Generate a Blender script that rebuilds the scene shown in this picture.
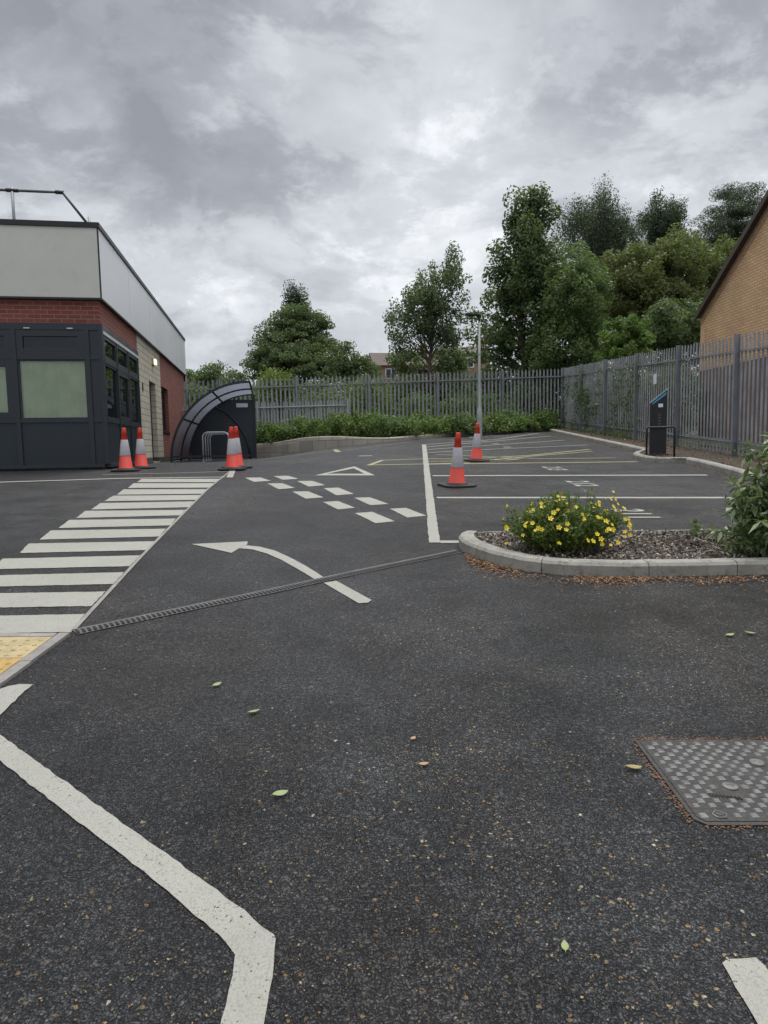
import bpy, bmesh, math, random
import numpy as np
from mathutils import Vector, Matrix, noise as mnoise
R = math.radians
random.seed(7); rng = np.random.default_rng(7)
for o in list(bpy.data.objects): bpy.data.objects.remove(o)
S = bpy.context.scene; C = S.collection

# ------------------------------------------------------------------ camera
EZ = 1.1928
cd = bpy.data.cameras.new('camera'); cam = bpy.data.objects.new('camera', cd); C.objects.link(cam)
cd.sensor_fit = 'VERTICAL'; cd.sensor_height = 36; cd.lens = 36*683/1024
cd.clip_end = 3000; cd.clip_start = .05
fw = Vector((0, .99556196, -.09410831)); up = Vector((.01745241, .09409398, .99541034)); rt = Vector((.9998477, -.00164242, -.01737495))
M = Matrix((rt, up, -fw)).transposed().to_4x4(); M.translation = (0, 0, EZ); cam.matrix_world = M
S.camera = cam
# ------------------------------------------------------------------ exposure
S.view_settings.view_transform = 'Standard'; S.view_settings.look = 'None'
S.view_settings.exposure = 0.42; S.view_settings.gamma = 1; S.view_settings.use_curve_mapping = False
S.render.engine = 'CYCLES'
SUN_EL, SUN_ROT = R(70), R(25)
# ------------------------------------------------------------------ node helper
class NT:
    def __init__(s, tree): s.t = tree; s.t.nodes.clear()
    def n(s, typ, **k):
        nd = s.t.nodes.new(typ)
        for a, b in k.items():
            if a.startswith('i_'):
                key = a[2:]; key = int(key) if key.isdigit() else key
                nd.inputs[key].default_value = b
            else: setattr(nd, a, b)
        return nd
    def l(s, a, b): s.t.links.new(a, b)
    def math(s, op, a, b=None, clamp=False):
        nd = s.t.nodes.new('ShaderNodeMath'); nd.operation = op; nd.use_clamp = clamp
        for i, v in enumerate((a, b)):
            if v is None: continue
            if isinstance(v, (int, float)): nd.inputs[i].default_value = v
            else: s.l(v, nd.inputs[i])
        return nd.outputs[0]
    def mix(s, f, a, b, typ='MIX'):
        nd = s.t.nodes.new('ShaderNodeMix'); nd.data_type = 'RGBA'; nd.blend_type = typ
        for i, v in ((0, f), (6, a), (7, b)):
            if isinstance(v, (int, float)): nd.inputs[i].default_value = v
            elif isinstance(v, tuple): nd.inputs[i].default_value = v if len(v) == 4 else v + (1,)
            else: s.l(v, nd.inputs[i])
        return nd.outputs[2]
    def ramp(s, v, stops, interp='LINEAR'):
        nd = s.t.nodes.new('ShaderNodeValToRGB'); cr = nd.color_ramp; cr.interpolation = interp
        while len(cr.elements) < len(stops): cr.elements.new(.5)
        for e, (p, c) in zip(cr.elements, stops):
            e.position = p; e.color = (c if isinstance(c, tuple) else (c, c, c)) + (1,) if not (isinstance(c, tuple) and len(c) == 4) else c
        s.l(v, nd.inputs[0]); return nd.outputs[0]
    def noise(s, vec, scale, detail=4, rough=.5, dist=0):
        nd = s.n('ShaderNodeTexNoise'); nd.inputs['Scale'].default_value = scale; nd.inputs['Detail'].default_value = detail
        nd.inputs['Roughness'].default_value = rough; nd.inputs['Distortion'].default_value = dist
        if vec is not None: s.l(vec, nd.inputs['Vector'])
        return nd.outputs[0]
# ------------------------------------------------------------------ world
W = bpy.data.worlds.new('World'); S.world = W; W.use_nodes = True
n = NT(W.node_tree)
sky = n.n('ShaderNodeTexSky', sky_type='NISHITA', sun_disc=False, sun_elevation=SUN_EL, sun_rotation=SUN_ROT)
bg_sky = n.n('ShaderNodeBackground', i_Strength=.06); n.l(sky.outputs[0], bg_sky.inputs[0])
tc = n.n('ShaderNodeTexCoord'); sep = n.n('ShaderNodeSeparateXYZ'); n.l(tc.outputs['Generated'], sep.inputs[0])
X, Y, Z = sep.outputs
den = n.math('ADD', n.math('MAXIMUM', Z, 0.0), .42)
cmb = n.n('ShaderNodeCombineXYZ'); n.l(n.math('DIVIDE', X, den), cmb.inputs[0]); n.l(n.math('DIVIDE', Y, den), cmb.inputs[1])
big = n.noise(cmb.outputs[0], 1.9, 9, .50, .15)
mp = n.n('ShaderNodeMapping'); mp.inputs['Location'].default_value = (3.1, 1.7, 0); mp.inputs['Scale'].default_value = (1.0, 1.25, 1); n.l(cmb.outputs[0], mp.inputs[0])
fine = n.noise(mp.outputs[0], 7.5, 8, .6, .3)
def blob(d, width, amp):
    v = n.n('ShaderNodeVectorMath', operation='DISTANCE'); n.l(tc.outputs['Generated'], v.inputs[0]); v.inputs[1].default_value = d
    q = n.math('DIVIDE', v.outputs['Value'], width); q = n.math('MULTIPLY', q, q); q = n.math('MULTIPLY', q, -1.0)
    return n.math('MULTIPLY', n.math('EXPONENT', q), amp)
val = n.math('ADD', n.math('MULTIPLY', n.math('SUBTRACT', big, .5), 1.7), n.math('MULTIPLY', n.math('SUBTRACT', fine, .5), .5))
for d, w_, a in [((.068,.922,.381), .14, .22), ((-.014,.979,.206), .18, .11), ((-.239,.965,.109), .16, .12), ((.191,.895,.404), .12, .16),
                 ((.345,.857,.378), .12, .14), ((.0,.92,.36), .2, .06),
                 ((-.359,.821,.444), .26, -.20), ((-.095,.875,.475), .16, -.18), ((.258,.815,.51), .22, -.20), ((-.278,.877,.392), .10, -.10), ((.388,.816,.455), .12, -.08)]:
    val = n.math('ADD', val, blob(d, w_, a*1.15))
edge = n.noise(mp.outputs[0], 2.7, 10, .62, .35)       # clumps with a readable edge
er = n.n('ShaderNodeMapRange', interpolation_type='SMOOTHSTEP'); n.l(edge, er.inputs[0])
for i, v in ((1, .475), (2, .555), (3, -.085), (4, .10)): er.inputs[i].default_value = v
edge2 = n.noise(cmb.outputs[0], 5.2, 10, .65, .2)
er2 = n.n('ShaderNodeMapRange', interpolation_type='SMOOTHSTEP'); n.l(edge2, er2.inputs[0])
for i, v in ((1, .50), (2, .60), (3, -.04), (4, .10)): er2.inputs[i].default_value = v
val = n.math('ADD', n.math('ADD', val, er.outputs[0]), er2.outputs[0])
val = n.math('ADD', val, .55, clamp=True)
col = n.ramp(val, [(0.0, (.245,.255,.283)), (.26, (.31,.325,.357)), (.5, (.445,.462,.495)), (.75, (.55,.57,.60)), (1.0, (.74,.76,.78))])
# overcast sky is brighter overhead
zen = n.n('ShaderNodeMapRange', interpolation_type='SMOOTHSTEP'); n.l(Z, zen.inputs[0])
for i, v in ((1, .52), (2, .90), (3, 1.0), (4, 3.1)): zen.inputs[i].default_value = v
sc = n.n('ShaderNodeVectorMath', operation='SCALE'); n.l(col, sc.inputs[0]); n.l(zen.outputs[0], sc.inputs['Scale'])
bg_c = n.n('ShaderNodeBackground', i_Strength=1.0); n.l(sc.outputs[0], bg_c.inputs[0])
mx = n.n('ShaderNodeMixShader', i_0=.93); n.l(bg_sky.outputs[0], mx.inputs[1]); n.l(bg_c.outputs[0], mx.inputs[2])
out = n.n('ShaderNodeOutputWorld'); n.l(mx.outputs[0], out.inputs[0])
# ------------------------------------------------------------------ sun (soft, through cloud)
sl = bpy.data.lights.new('sun', 'SUN'); sl.energy = 1.5; sl.angle = R(20); sl.color = (1, .965, .91)
so = bpy.data.objects.new('sun', sl); C.objects.link(so)
sd = Vector((math.sin(SUN_ROT)*math.cos(SUN_EL), math.cos(SUN_ROT)*math.cos(SUN_EL), math.sin(SUN_EL)))
so.rotation_euler = sd.to_track_quat('Z', 'Y').to_euler()

# ------------------------------------------------------------------ terrain height
A, B, L0 = -.01726756, .06698600, .89284
def ss(a, b, x):
    t = min(max((x-a)/(b-a), 0), 1); return t*t*(3-2*t)
def smin(a, b, k=.12):
    h = min(max(.5+.5*(b-a)/k, 0), 1); return b*(1-h)+a*h-k*h*(1-h)
def H(x, y):
    yy = y if y < 34 else 34 + (y-34)*.12
    xx = max(min(x, 30), -30)
    p = A*xx+B*max(yy, -12); w = 1-ss(-4.5, 1.0, x)
    return p+w*(smin(p, L0)-p)

# ------------------------------------------------------------------ tagging and mesh helpers
def tag(o, label=None, cat=None, group=None, kind=None):
    if label: o['label'] = label
    if cat: o['category'] = cat
    if group: o['group'] = group
    if kind: o['kind'] = kind
    return o
def empty(name, loc=(0,0,0), rz=0, label=None, cat=None, group=None):
    o = bpy.data.objects.new(name, None); C.objects.link(o); o.location = loc; o.rotation_euler = (0,0,rz); o.empty_display_size = .2
    return tag(o, label, cat, group)
def link(name, me, mat, parent=None):
    o = bpy.data.objects.new(name, me); C.objects.link(o)
    if parent is not None: o.parent = parent
    if mat is not None and not me.materials: me.materials.append(mat)
    return o
def copy_tree(o, parent=None):
    c = o.copy(); C.objects.link(c)
    if parent is not None: c.parent = parent
    for ch in list(o.children): copy_tree(ch, c)
    return c
class MB:
    def __init__(s): s.v = []; s.f = []
    def quad(s, a, b, c, d): i = len(s.v); s.v += [a,b,c,d]; s.f.append((i,i+1,i+2,i+3)); return s
    def poly(s, pts): i = len(s.v); s.v += list(pts); s.f.append(tuple(range(i, i+len(pts)))); return s
    def box(s, x0,y0,z0,x1,y1,z1):
        i = len(s.v); s.v += [(x0,y0,z0),(x1,y0,z0),(x1,y1,z0),(x0,y1,z0),(x0,y0,z1),(x1,y0,z1),(x1,y1,z1),(x0,y1,z1)]
        s.f += [tuple(i+k for k in q) for q in ((0,3,2,1),(4,5,6,7),(0,1,5,4),(1,2,6,5),(2,3,7,6),(3,0,4,7))]; return s
    def prism(s, pts, d):      # pts 3D polygon, extruded by vector d
        i = len(s.v); m = len(pts); s.v += [tuple(p) for p in pts]+[tuple(Vector(p)+Vector(d)) for p in pts]
        s.f.append(tuple(i+k for k in reversed(range(m)))); s.f.append(tuple(i+m+k for k in range(m)))
        for k in range(m): s.f.append((i+k, i+(k+1)%m, i+m+(k+1)%m, i+m+k))
        return s
    def tube(s, pts, r, seg=8, cap=True):
        pts = [Vector(p) for p in pts]; rr = r if isinstance(r, (list, tuple)) else [r]*len(pts)
        base = len(s.v); prev = None
        for k, p in enumerate(pts):
            t = (pts[min(k+1, len(pts)-1)]-pts[max(k-1, 0)])
            if t.length < 1e-9: t = Vector((0,0,1))
            t.normalize()
            if prev is None:
                u = t.orthogonal().normalized()
            else:
                u = (prev-t*prev.dot(t))
                u = u.normalized() if u.length > 1e-6 else t.orthogonal().normalized()
            prev = u; w = t.cross(u)
            for q in range(seg):
                a = 2*math.pi*q/seg; s.v.append(tuple(p+(u*math.cos(a)+w*math.sin(a))*rr[k]))
        for k in range(len(pts)-1):
            for q in range(seg):
                a = base+k*seg+q; b = base+k*seg+(q+1)%seg; s.f.append((a, b, b+seg, a+seg))
        if cap:
            s.f.append(tuple(base+q for q in reversed(range(seg)))); e = base+(len(pts)-1)*seg; s.f.append(tuple(e+q for q in range(seg)))
        return s
    def lathe(s, prof, c=(0,0,0), seg=24):    # prof: (r, z)
        base = len(s.v)
        for r, z in prof:
            for q in range(seg):
                a = 2*math.pi*q/seg; s.v.append((c[0]+r*math.cos(a), c[1]+r*math.sin(a), c[2]+z))
        for k in range(len(prof)-1):
            for q in range(seg):
                a = base+k*seg+q; b = base+k*seg+(q+1)%seg; s.f.append((a, b, b+seg, a+seg))
        return s
    def build(s, name, mat, parent=None, bevel=0, smooth=False, uv=False):
        me = bpy.data.meshes.new(name); me.from_pydata([tuple(v) for v in s.v], [], s.f); me.validate()
        if bevel or True:
            bm = bmesh.new(); bm.from_mesh(me)
            if bevel:
                es = [e for e in bm.edges if len(e.link_faces) == 2 and e.calc_face_angle(0) > .5]
                bmesh.ops.bevel(bm, geom=es, offset=bevel, segments=2, profile=.6, affect='EDGES', clamp_overlap=True)
            bmesh.ops.recalc_face_normals(bm, faces=bm.faces) if bevel else None
            bm.to_mesh(me); bm.free()
        if smooth: me.polygons.foreach_set('use_smooth', [True]*len(me.polygons))
        if uv: box_uv(me)
        return link(name, me, mat, parent)
def box_uv(me):
    l = me.uv_layers.new(name='UVMap')
    for p in me.polygons:
        nn = p.normal
        for li in p.loop_indices:
            c = me.vertices[me.loops[li].vertex_index].co
            if abs(nn.z) > .75: uv = (c.x, c.y)
            elif abs(nn.x) > abs(nn.y): uv = (c.y, c.z)
            else: uv = (c.x, c.z)
            l.data[li].uv = uv
def np_mesh(name, verts, faces_n, mat, parent=None):     # verts (N*k,3), quads in order
    me = bpy.data.meshes.new(name); nv = len(verts); nf = nv//faces_n
    me.vertices.add(nv); me.vertices.foreach_set('co', verts.astype(np.float32).ravel())
    me.loops.add(nv); me.loops.foreach_set('vertex_index', np.arange(nv, dtype=np.int32))
    me.polygons.add(nf); me.polygons.foreach_set('loop_start', np.arange(0, nv, faces_n, dtype=np.int32))
    me.polygons.foreach_set('loop_total', np.full(nf, faces_n, dtype=np.int32)); me.update(); me.validate()
    return link(name, me, mat, parent)

# ------------------------------------------------------------------ materials
MATS = {}
def mat(name, color, rough=.6, metal=0, var=.12, vscale=3.0, bump=0, bscale=60, spec=.5, dirt=0):
    m = bpy.data.materials.new(name); m.use_nodes = True; n = NT(m.node_tree)
    b = n.n('ShaderNodeBsdfPrincipled'); o = n.n('ShaderNodeOutputMaterial'); n.l(b.outputs[0], o.inputs[0])
    tc = n.n('ShaderNodeTexCoord')
    f = n.noise(tc.outputs['Object'], vscale, 6, .6)
    c0 = tuple(v*(1-var) for v in color); c1 = tuple(min(1, v*(1+var)) for v in color)
    c = n.ramp(f, [(.3, c0), (.7, c1)])
    if dirt:
        g = n.noise(tc.outputs['Object'], vscale*4.3, 5, .7, .5)
        c = n.mix(n.math('MULTIPLY', n.ramp(g, [(.5, 0.), (.72, 1.)]), dirt), c, (.09,.075,.055))
    n.l(c, b.inputs['Base Color']); b.inputs['Metallic'].default_value = metal; b.inputs['Specular IOR Level'].default_value = spec
    n.l(n.math('ADD', n.math('MULTIPLY', n.math('SUBTRACT', f, .5), .3), rough), b.inputs['Roughness'])
    if bump:
        bn = n.n('ShaderNodeBump', i_Strength=bump, i_Distance=.01); n.l(n.noise(tc.outputs['Object'], bscale, 4, .6), bn.inputs['Height']); n.l(bn.outputs[0], b.inputs['Normal'])
    MATS[name] = m; return m
def asphalt_mat():
    m = bpy.data.materials.new('asphalt'); m.use_nodes = True; n = NT(m.node_tree)
    b = n.n('ShaderNodeBsdfPrincipled'); o = n.n('ShaderNodeOutputMaterial'); n.l(b.outputs[0], o.inputs[0])
    tc = n.n('ShaderNodeTexCoord'); P = tc.outputs['Object']
    wob = n.n('ShaderNodeTexNoise', i_Scale=40.0, i_Detail=2.0); n.l(P, wob.inputs['Vector'])
    wv = n.n('ShaderNodeVectorMath', operation='SCALE'); wv.inputs['Scale'].default_value = .02; n.l(wob.outputs[1], wv.inputs[0])
    pv = n.n('ShaderNodeVectorMath', operation='ADD'); n.l(P, pv.inputs[0]); n.l(wv.outputs[0], pv.inputs[1])
    def vor(scale, feature='F1'):
        v = n.n('ShaderNodeTexVoronoi', i_Scale=scale, feature=feature); n.l(pv.outputs[0], v.inputs['Vector']); return v
    v1 = vor(160); v2 = vor(310)
    sx = n.n('ShaderNodeSeparateColor'); n.l(v1.outputs['Color'], sx.inputs[0])
    stone = n.ramp(sx.outputs[0], [(0, (.015,.015,.0155)), (.4, (.044,.0445,.045)), (.8, (.080,.081,.082)), (1, (.135,.135,.133))])
    sx2 = n.n('ShaderNodeSeparateColor'); n.l(v2.outputs['Color'], sx2.inputs[0])
    stone = n.mix(.35, stone, n.ramp(sx2.outputs[1], [(0, (.012,.012,.012)), (.6, (.048,.048,.048)), (1, (.16,.155,.145))]))
    v4c = vor(55)
    gap = n.ramp(n.math('ADD', n.math('MULTIPLY', v1.outputs['Distance'], .75), n.math('MULTIPLY', v4c.outputs['Distance'], .28)), [(.32, 0.), (.58, 1.)])
    c = n.mix(n.math('MULTIPLY', gap, .92), stone, (.004,.004,.005))
    # tan grit, thicker in patches
    patch = n.ramp(n.noise(P, .75, 5, .6), [(.42, .08), (.60, 1.)])
    sep = n.n('ShaderNodeSeparateXYZ'); n.l(P, sep.inputs[0])
    nr = n.n('ShaderNodeMapRange'); n.l(sep.outputs[0], nr.inputs[0])
    for i, v in ((1, -.9), (2, .2), (3, .3), (4, 1.0)): nr.inputs[i].default_value = v
    v3 = vor(95); s3 = n.n('ShaderNodeSeparateColor'); n.l(v3.outputs['Color'], s3.inputs[0])
    thr = n.math('SUBTRACT', 1.0, n.math('MULTIPLY', n.math('MULTIPLY', patch, nr.outputs[0]), .10))
    g = n.math('MULTIPLY', n.math('GREATER_THAN', s3.outputs[2], thr), n.math('LESS_THAN', v3.outputs['Distance'], .42))
    gc = n.ramp(s3.outputs[1], [(0, (.10,.05,.018)), (.5, (.19,.12,.045)), (.85, (.26,.19,.09)), (1, (.4,.36,.26))])
    c = n.mix(n.math('MULTIPLY', g, .85), c, gc)
    # pale wearing and stains, metres wide
    st = n.noise(P, .35, 6, .62, .4); st2 = n.noise(P, 2.3, 5, .65)
    k = n.math('ADD', n.math('MULTIPLY', st, .9), n.math('MULTIPLY', st2, .45))
    kk = n.ramp(k, [(.52, .78), (.67, 1.42), (.82, 2.4)])
    c = n.mix(1.0, c, kk, 'MULTIPLY')
    brown = n.ramp(n.noise(P, .9, 5, .6, .6), [(.48, 0.), (.68, .5)])
    c = n.mix(brown, c, n.mix(1.0, c, (1.28,1.06,.84), 'MULTIPLY'))
    n.l(c, b.inputs['Base Color'])
    n.l(n.ramp(n.math('ADD', st2, n.math('MULTIPLY', sx.outputs[1], .3)), [(.45, .34), (.85, .66)]), b.inputs['Roughness']); b.inputs['Specular IOR Level'].default_value = .5
    v4 = vor(48)
    h = n.math('SUBTRACT', 0.0, n.math('ADD', n.math('ADD', v1.outputs['Distance'], n.math('MULTIPLY', v4.outputs['Distance'], .9)), n.math('MULTIPLY', v2.outputs['Distance'], .4)))
    bn = n.n('ShaderNodeBump', i_Strength=1.0, i_Distance=.013); n.l(h, bn.inputs['Height']); n.l(bn.outputs[0], b.inputs['Normal'])
    return m
def paint_mat(name, color, wear=.5):
    m = bpy.data.materials.new(name); m.use_nodes = True; n = NT(m.node_tree)
    b = n.n('ShaderNodeBsdfPrincipled'); o = n.n('ShaderNodeOutputMaterial')
    tc = n.n('ShaderNodeTexCoord'); P = tc.outputs['Object']
    f = n.noise(P, 1.7, 6, .65); g = n.noise(P, 90, 4, .7); g2 = n.noise(P, 14, 5, .7)
    c = n.ramp(n.math('ADD', n.math('MULTIPLY', f, .6), n.math('MULTIPLY', g2, .4)), [(.35, tuple(v*.82 for v in color)), (.65, color)])
    c = n.mix(n.ramp(g, [(.56, 0.), (.74, .7*wear)]), c, (.10,.095,.085))
    v = n.n('ShaderNodeTexVoronoi', i_Scale=150.0); n.l(P, v.inputs['Vector'])
    c = n.mix(n.ramp(v.outputs['Distance'], [(.55, 0.), (.85, .35)]), c, (.16,.15,.13))
    n.l(c, b.inputs['Base Color']); b.inputs['Roughness'].default_value = .62
    bn = n.n('ShaderNodeBump', i_Strength=.6, i_Distance=.004); n.l(n.math('SUBTRACT', 0.0, v.outputs['Distance']), bn.inputs['Height']); n.l(bn.outputs[0], b.inputs['Normal'])
    # chipped through to the asphalt
    tr = n.n('ShaderNodeBsdfTransparent'); ms = n.n('ShaderNodeMixShader')
    n.l(n.ramp(n.math('ADD', n.math('MULTIPLY', g, .55), n.math('MULTIPLY', g2, .45)), [(.60, 0.), (.635, 1.)]), ms.inputs[0]); n.l(b.outputs[0], ms.inputs[1]); n.l(tr.outputs[0], ms.inputs[2]); n.l(ms.outputs[0], o.inputs[0])
    MATS[name] = m; return m
def brick_mat(name, c1, c2, mortar, bw=.225, bh=.075, ms=.010, rough=.8, bump=.5, offset=.5):
    m = bpy.data.materials.new(name); m.use_nodes = True; n = NT(m.node_tree)
    b = n.n('ShaderNodeBsdfPrincipled'); o = n.n('ShaderNodeOutputMaterial'); n.l(b.outputs[0], o.inputs[0])
    tc = n.n('ShaderNodeTexCoord'); br = n.n('ShaderNodeTexBrick'); n.l(tc.outputs['UV'], br.inputs[0]); br.offset = offset
    for k, v in (('Color1', c1+(1,)), ('Color2', c2+(1,)), ('Mortar', mortar+(1,)), ('Scale', 1), ('Mortar Size', ms), ('Mortar Smooth', .2), ('Bias', 0), ('Brick Width', bw), ('Row Height', bh)): br.inputs[k].default_value = v
    f = n.noise(tc.outputs['Object'], 1.1, 6, .65); f2 = n.noise(tc.outputs['Object'], 25, 4, .6)
    c = n.mix(1.0, br.outputs[0], n.ramp(n.math('ADD', n.math('MULTIPLY', f, .6), n.math('MULTIPLY', f2, .4)), [(.3, .78), (.7, 1.18)]), 'MULTIPLY')
    n.l(c, b.inputs['Base Color']); b.inputs['Roughness'].default_value = rough
    bn = n.n('ShaderNodeBump', i_Strength=bump, i_Distance=.008); n.l(n.math('SUBTRACT', 1.0, br.outputs[1]), bn.inputs['Height']); n.l(bn.outputs[0], b.inputs['Normal'])
    MATS[name] = m; return m
def leaf_mat(name, dark, mid, light, trans=.35, rough=.5):
    m = bpy.data.materials.new(name); m.use_nodes = True; n = NT(m.node_tree)
    b = n.n('ShaderNodeBsdfPrincipled'); o = n.n('ShaderNodeOutputMaterial'); g = n.n('ShaderNodeNewGeometry'); tc = n.n('ShaderNodeTexCoord')
    f = n.noise(tc.outputs['Object'], .8, 4, .6)
    v = n.math('ADD', n.math('MULTIPLY', g.outputs['Random Per Island'], .55), n.math('MULTIPLY', f, .5))
    c = n.ramp(v, [(.15, dark), (.5, mid), (.9, light)])
    n.l(c, b.inputs['Base Color']); b.inputs['Roughness'].default_value = rough; b.inputs['Specular IOR Level'].default_value = .35
    t = n.n('ShaderNodeBsdfTranslucent'); n.l(n.mix(1.0, c, (1.0,1.15,.6), 'MULTIPLY'), t.inputs[0])
    ms = n.n('ShaderNodeMixShader', i_0=trans); n.l(b.outputs[0], ms.inputs[1]); n.l(t.outputs[0], ms.inputs[2]); n.l(ms.outputs[0], o.inputs[0])
    MATS[name] = m; return m
def glass_mat(name, tint, see, rough=.02):
    m = bpy.data.materials.new(name); m.use_nodes = True; n = NT(m.node_tree)
    o = n.n('ShaderNodeOutputMaterial'); gl = n.n('ShaderNodeBsdfGlossy', i_Roughness=rough); gl.inputs[0].default_value = (.9,.93,.95,1)
    tr = n.n('ShaderNodeBsdfTransparent'); tr.inputs[0].default_value = tint+(1,); df = n.n('ShaderNodeBsdfDiffuse'); df.inputs[0].default_value = (.004,.005,.006,1)
    m1 = n.n('ShaderNodeMixShader', i_0=see); n.l(df.outputs[0], m1.inputs[1]); n.l(tr.outputs[0], m1.inputs[2])
    fr = n.n('ShaderNodeFresnel', i_IOR=1.52); m2 = n.n('ShaderNodeMixShader')
    n.l(n.math('ADD', n.math('MULTIPLY', fr.outputs[0], 1.1), .0, clamp=True), m2.inputs[0]); n.l(m1.outputs[0], m2.inputs[1]); n.l(gl.outputs[0], m2.inputs[2]); n.l(m2.outputs[0], o.inputs[0])
    MATS[name] = m; return m
asph = asphalt_mat()
white = paint_mat('white_paint', (.335,.33,.285), 1.0); yellow = paint_mat('yellow_paint', (.33,.29,.14), 1.0); oldwhite = paint_mat('worn_white', (.22,.22,.20), 1.0)
kerbm = mat('kerb_concrete', (.27,.26,.225), .85, var=.28, vscale=4, bump=.5, bscale=120, dirt=.8)
edgem = mat('edging_concrete', (.24,.225,.21), .85, var=.2, vscale=6, bump=.4, bscale=150, dirt=.4)
wallc = brick_mat('wall_blocks', (.42,.38,.31), (.32,.29,.245), (.17,.155,.13), .45, .36, .008)
soil = mat('soil', (.05,.037,.026), .95, var=.5, vscale=8, bump=1, bscale=50)
grassm = mat('rough_grass', (.045,.06,.02), .95, var=.5, vscale=2, bump=1, bscale=30)
galv = mat('galvanised', (.32,.33,.345), .5, metal=.35, var=.28, vscale=2.5, bump=.1, bscale=40, dirt=.25)
galvp = mat('galvanised_post', (.22,.23,.245), .55, metal=.3, var=.2, vscale=3)
galvl = mat('galvanised_pale', (.36,.37,.38), .5, metal=.3, var=.15, vscale=3)
clad_lit = mat('cladding_sky_lit', (.64,.655,.67), .34, var=.05, vscale=.8, spec=.8, dirt=.06)  # lighter cladding copy for the side wall, brighter sky light painted into its colour
navy = mat('navy_frame', (.021,.027,.034), .38, var=.12, vscale=2)
navyp = mat('navy_panel', (.017,.025,.033), .32, var=.10, vscale=1.2)
blackm = mat('black_trim', (.016,.017,.02), .45)
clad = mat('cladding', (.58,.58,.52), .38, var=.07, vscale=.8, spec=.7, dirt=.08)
redbrick = brick_mat('red_brick', (.245,.058,.038), (.18,.038,.028), (.22,.15,.12), ms=.009)
creambrick = brick_mat('cream_block', (.50,.47,.37), (.44,.41,.32), (.24,.22,.18), .45, .15, .012)
orangebrick = brick_mat('orange_brick', (.72,.45,.235), (.62,.37,.185), (.37,.27,.18), ms=.012)
orangeband = brick_mat('orange_brick_band', (.58,.36,.20), (.50,.30,.165), (.32,.23,.16), .075, .225, .010, offset=0)
brownbrick = brick_mat('brown_brick', (.20,.125,.105), (.15,.10,.088), (.18,.145,.13), ms=.012)
dpc = brick_mat('dark_plinth', (.05,.048,.045), (.035,.034,.034), (.10,.095,.085))
rubber = mat('rubber', (.025,.025,.027), .75, var=.3, vscale=8, bump=.3, dirt=.35)
orange = mat('cone_orange', (.60,.042,.020), .5, var=.14, vscale=6, dirt=.3)
sleeve = mat('reflective_sleeve', (.42,.41,.43), .4, var=.14, vscale=30, dirt=.25)
steel = mat('bright_steel', (.55,.56,.58), .35, metal=.15)
postm = mat('lamp_post_paint', (.36,.40,.38), .5, metal=.1, var=.12)
iron = mat('cast_iron', (.030,.027,.025), .5, metal=.2, var=.4, vscale=9, bump=.3, bscale=90, dirt=.5)
ironb = mat('worn_iron', (.21,.208,.20), .38, metal=.6, var=.3, vscale=30)
rust = mat('rust', (.15,.075,.035), .9, var=.4, vscale=20)
tact = mat('tactile_buff', (.40,.32,.17), .85, var=.16, vscale=5, bump=.4, bscale=150, dirt=.5)
tactd = mat('tactile_yellow', (.44,.29,.09), .85, var=.16, vscale=5, bump=.4, bscale=150, dirt=.5)
darkgap = mat('dark_gap', (.008,.008,.009), .9)
drainm = mat('drain_steel', (.105,.102,.097), .6, metal=.3, var=.3, vscale=9, dirt=.5)
bark = mat('bark', (.10,.08,.06), .9, var=.35, vscale=6, bump=1, bscale=18)
birchb = mat('birch_bark', (.42,.40,.36), .85, var=.45, vscale=5, bump=.4)
stemm = mat('stem', (.07,.085,.03), .8)
tile = mat('roof_tile', (.11,.085,.075), .85, var=.25, vscale=1.5)
render_w = mat('house_render', (.48,.45,.40), .9)
housebrick = mat('house_brick', (.30,.19,.13), .9, var=.15)
signw = mat('sign_white', (.72,.74,.76), .45, var=.03)
blindm = mat('sage_blind', (.64,.74,.46), .9, var=.10, vscale=4)
greyleaf = None
L_dark = leaf_mat('leaf_dark', (.060,.084,.042), (.115,.155,.072), (.20,.25,.125), .5, .42)
L_grey = leaf_mat('leaf_grey', (.036,.052,.032), (.066,.086,.052), (.13,.155,.10), .35, .45)
L_mid = leaf_mat('leaf_mid', (.068,.105,.042), (.125,.182,.072), (.21,.27,.12), .48, .42)
L_brown = leaf_mat('leaf_olive', (.075,.095,.034), (.135,.155,.058), (.21,.23,.10), .45)
L_light = leaf_mat('leaf_light', (.065,.11,.03), (.115,.18,.05), (.2,.27,.09), .45)
L_yel = leaf_mat('leaf_yellowgreen', (.07,.10,.02), (.14,.19,.04), (.26,.30,.08), .4)
L_blue = leaf_mat('leaf_bluegreen', (.062,.088,.046), (.115,.15,.080), (.20,.24,.15), .45, .42)
L_var = leaf_mat('leaf_pale', (.055,.09,.035), (.15,.20,.09), (.52,.56,.38), .3, .3)
petal = mat('petal', (.72,.56,.03), .5, var=.12, vscale=20)
litterm = leaf_mat('litter', (.07,.035,.018), (.19,.09,.04), (.36,.23,.13), .1, .8)
gritm = leaf_mat('tan_grit', (.07,.035,.012), (.20,.125,.045), (.38,.28,.14), .05, .8)
chipm = leaf_mat('bark_chip', (.03,.024,.018), (.10,.082,.065), (.44,.39,.335), 0.0, .85)
greenleaf = mat('fallen_green', (.24,.29,.12), .6); tanleaf = mat('fallen_tan', (.34,.22,.12), .7)
window_clear = glass_mat('window_glass', (.95,.97,.96), 1.0)
window_dark = glass_mat('dark_glass', (.5,.55,.55), .25)
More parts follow.
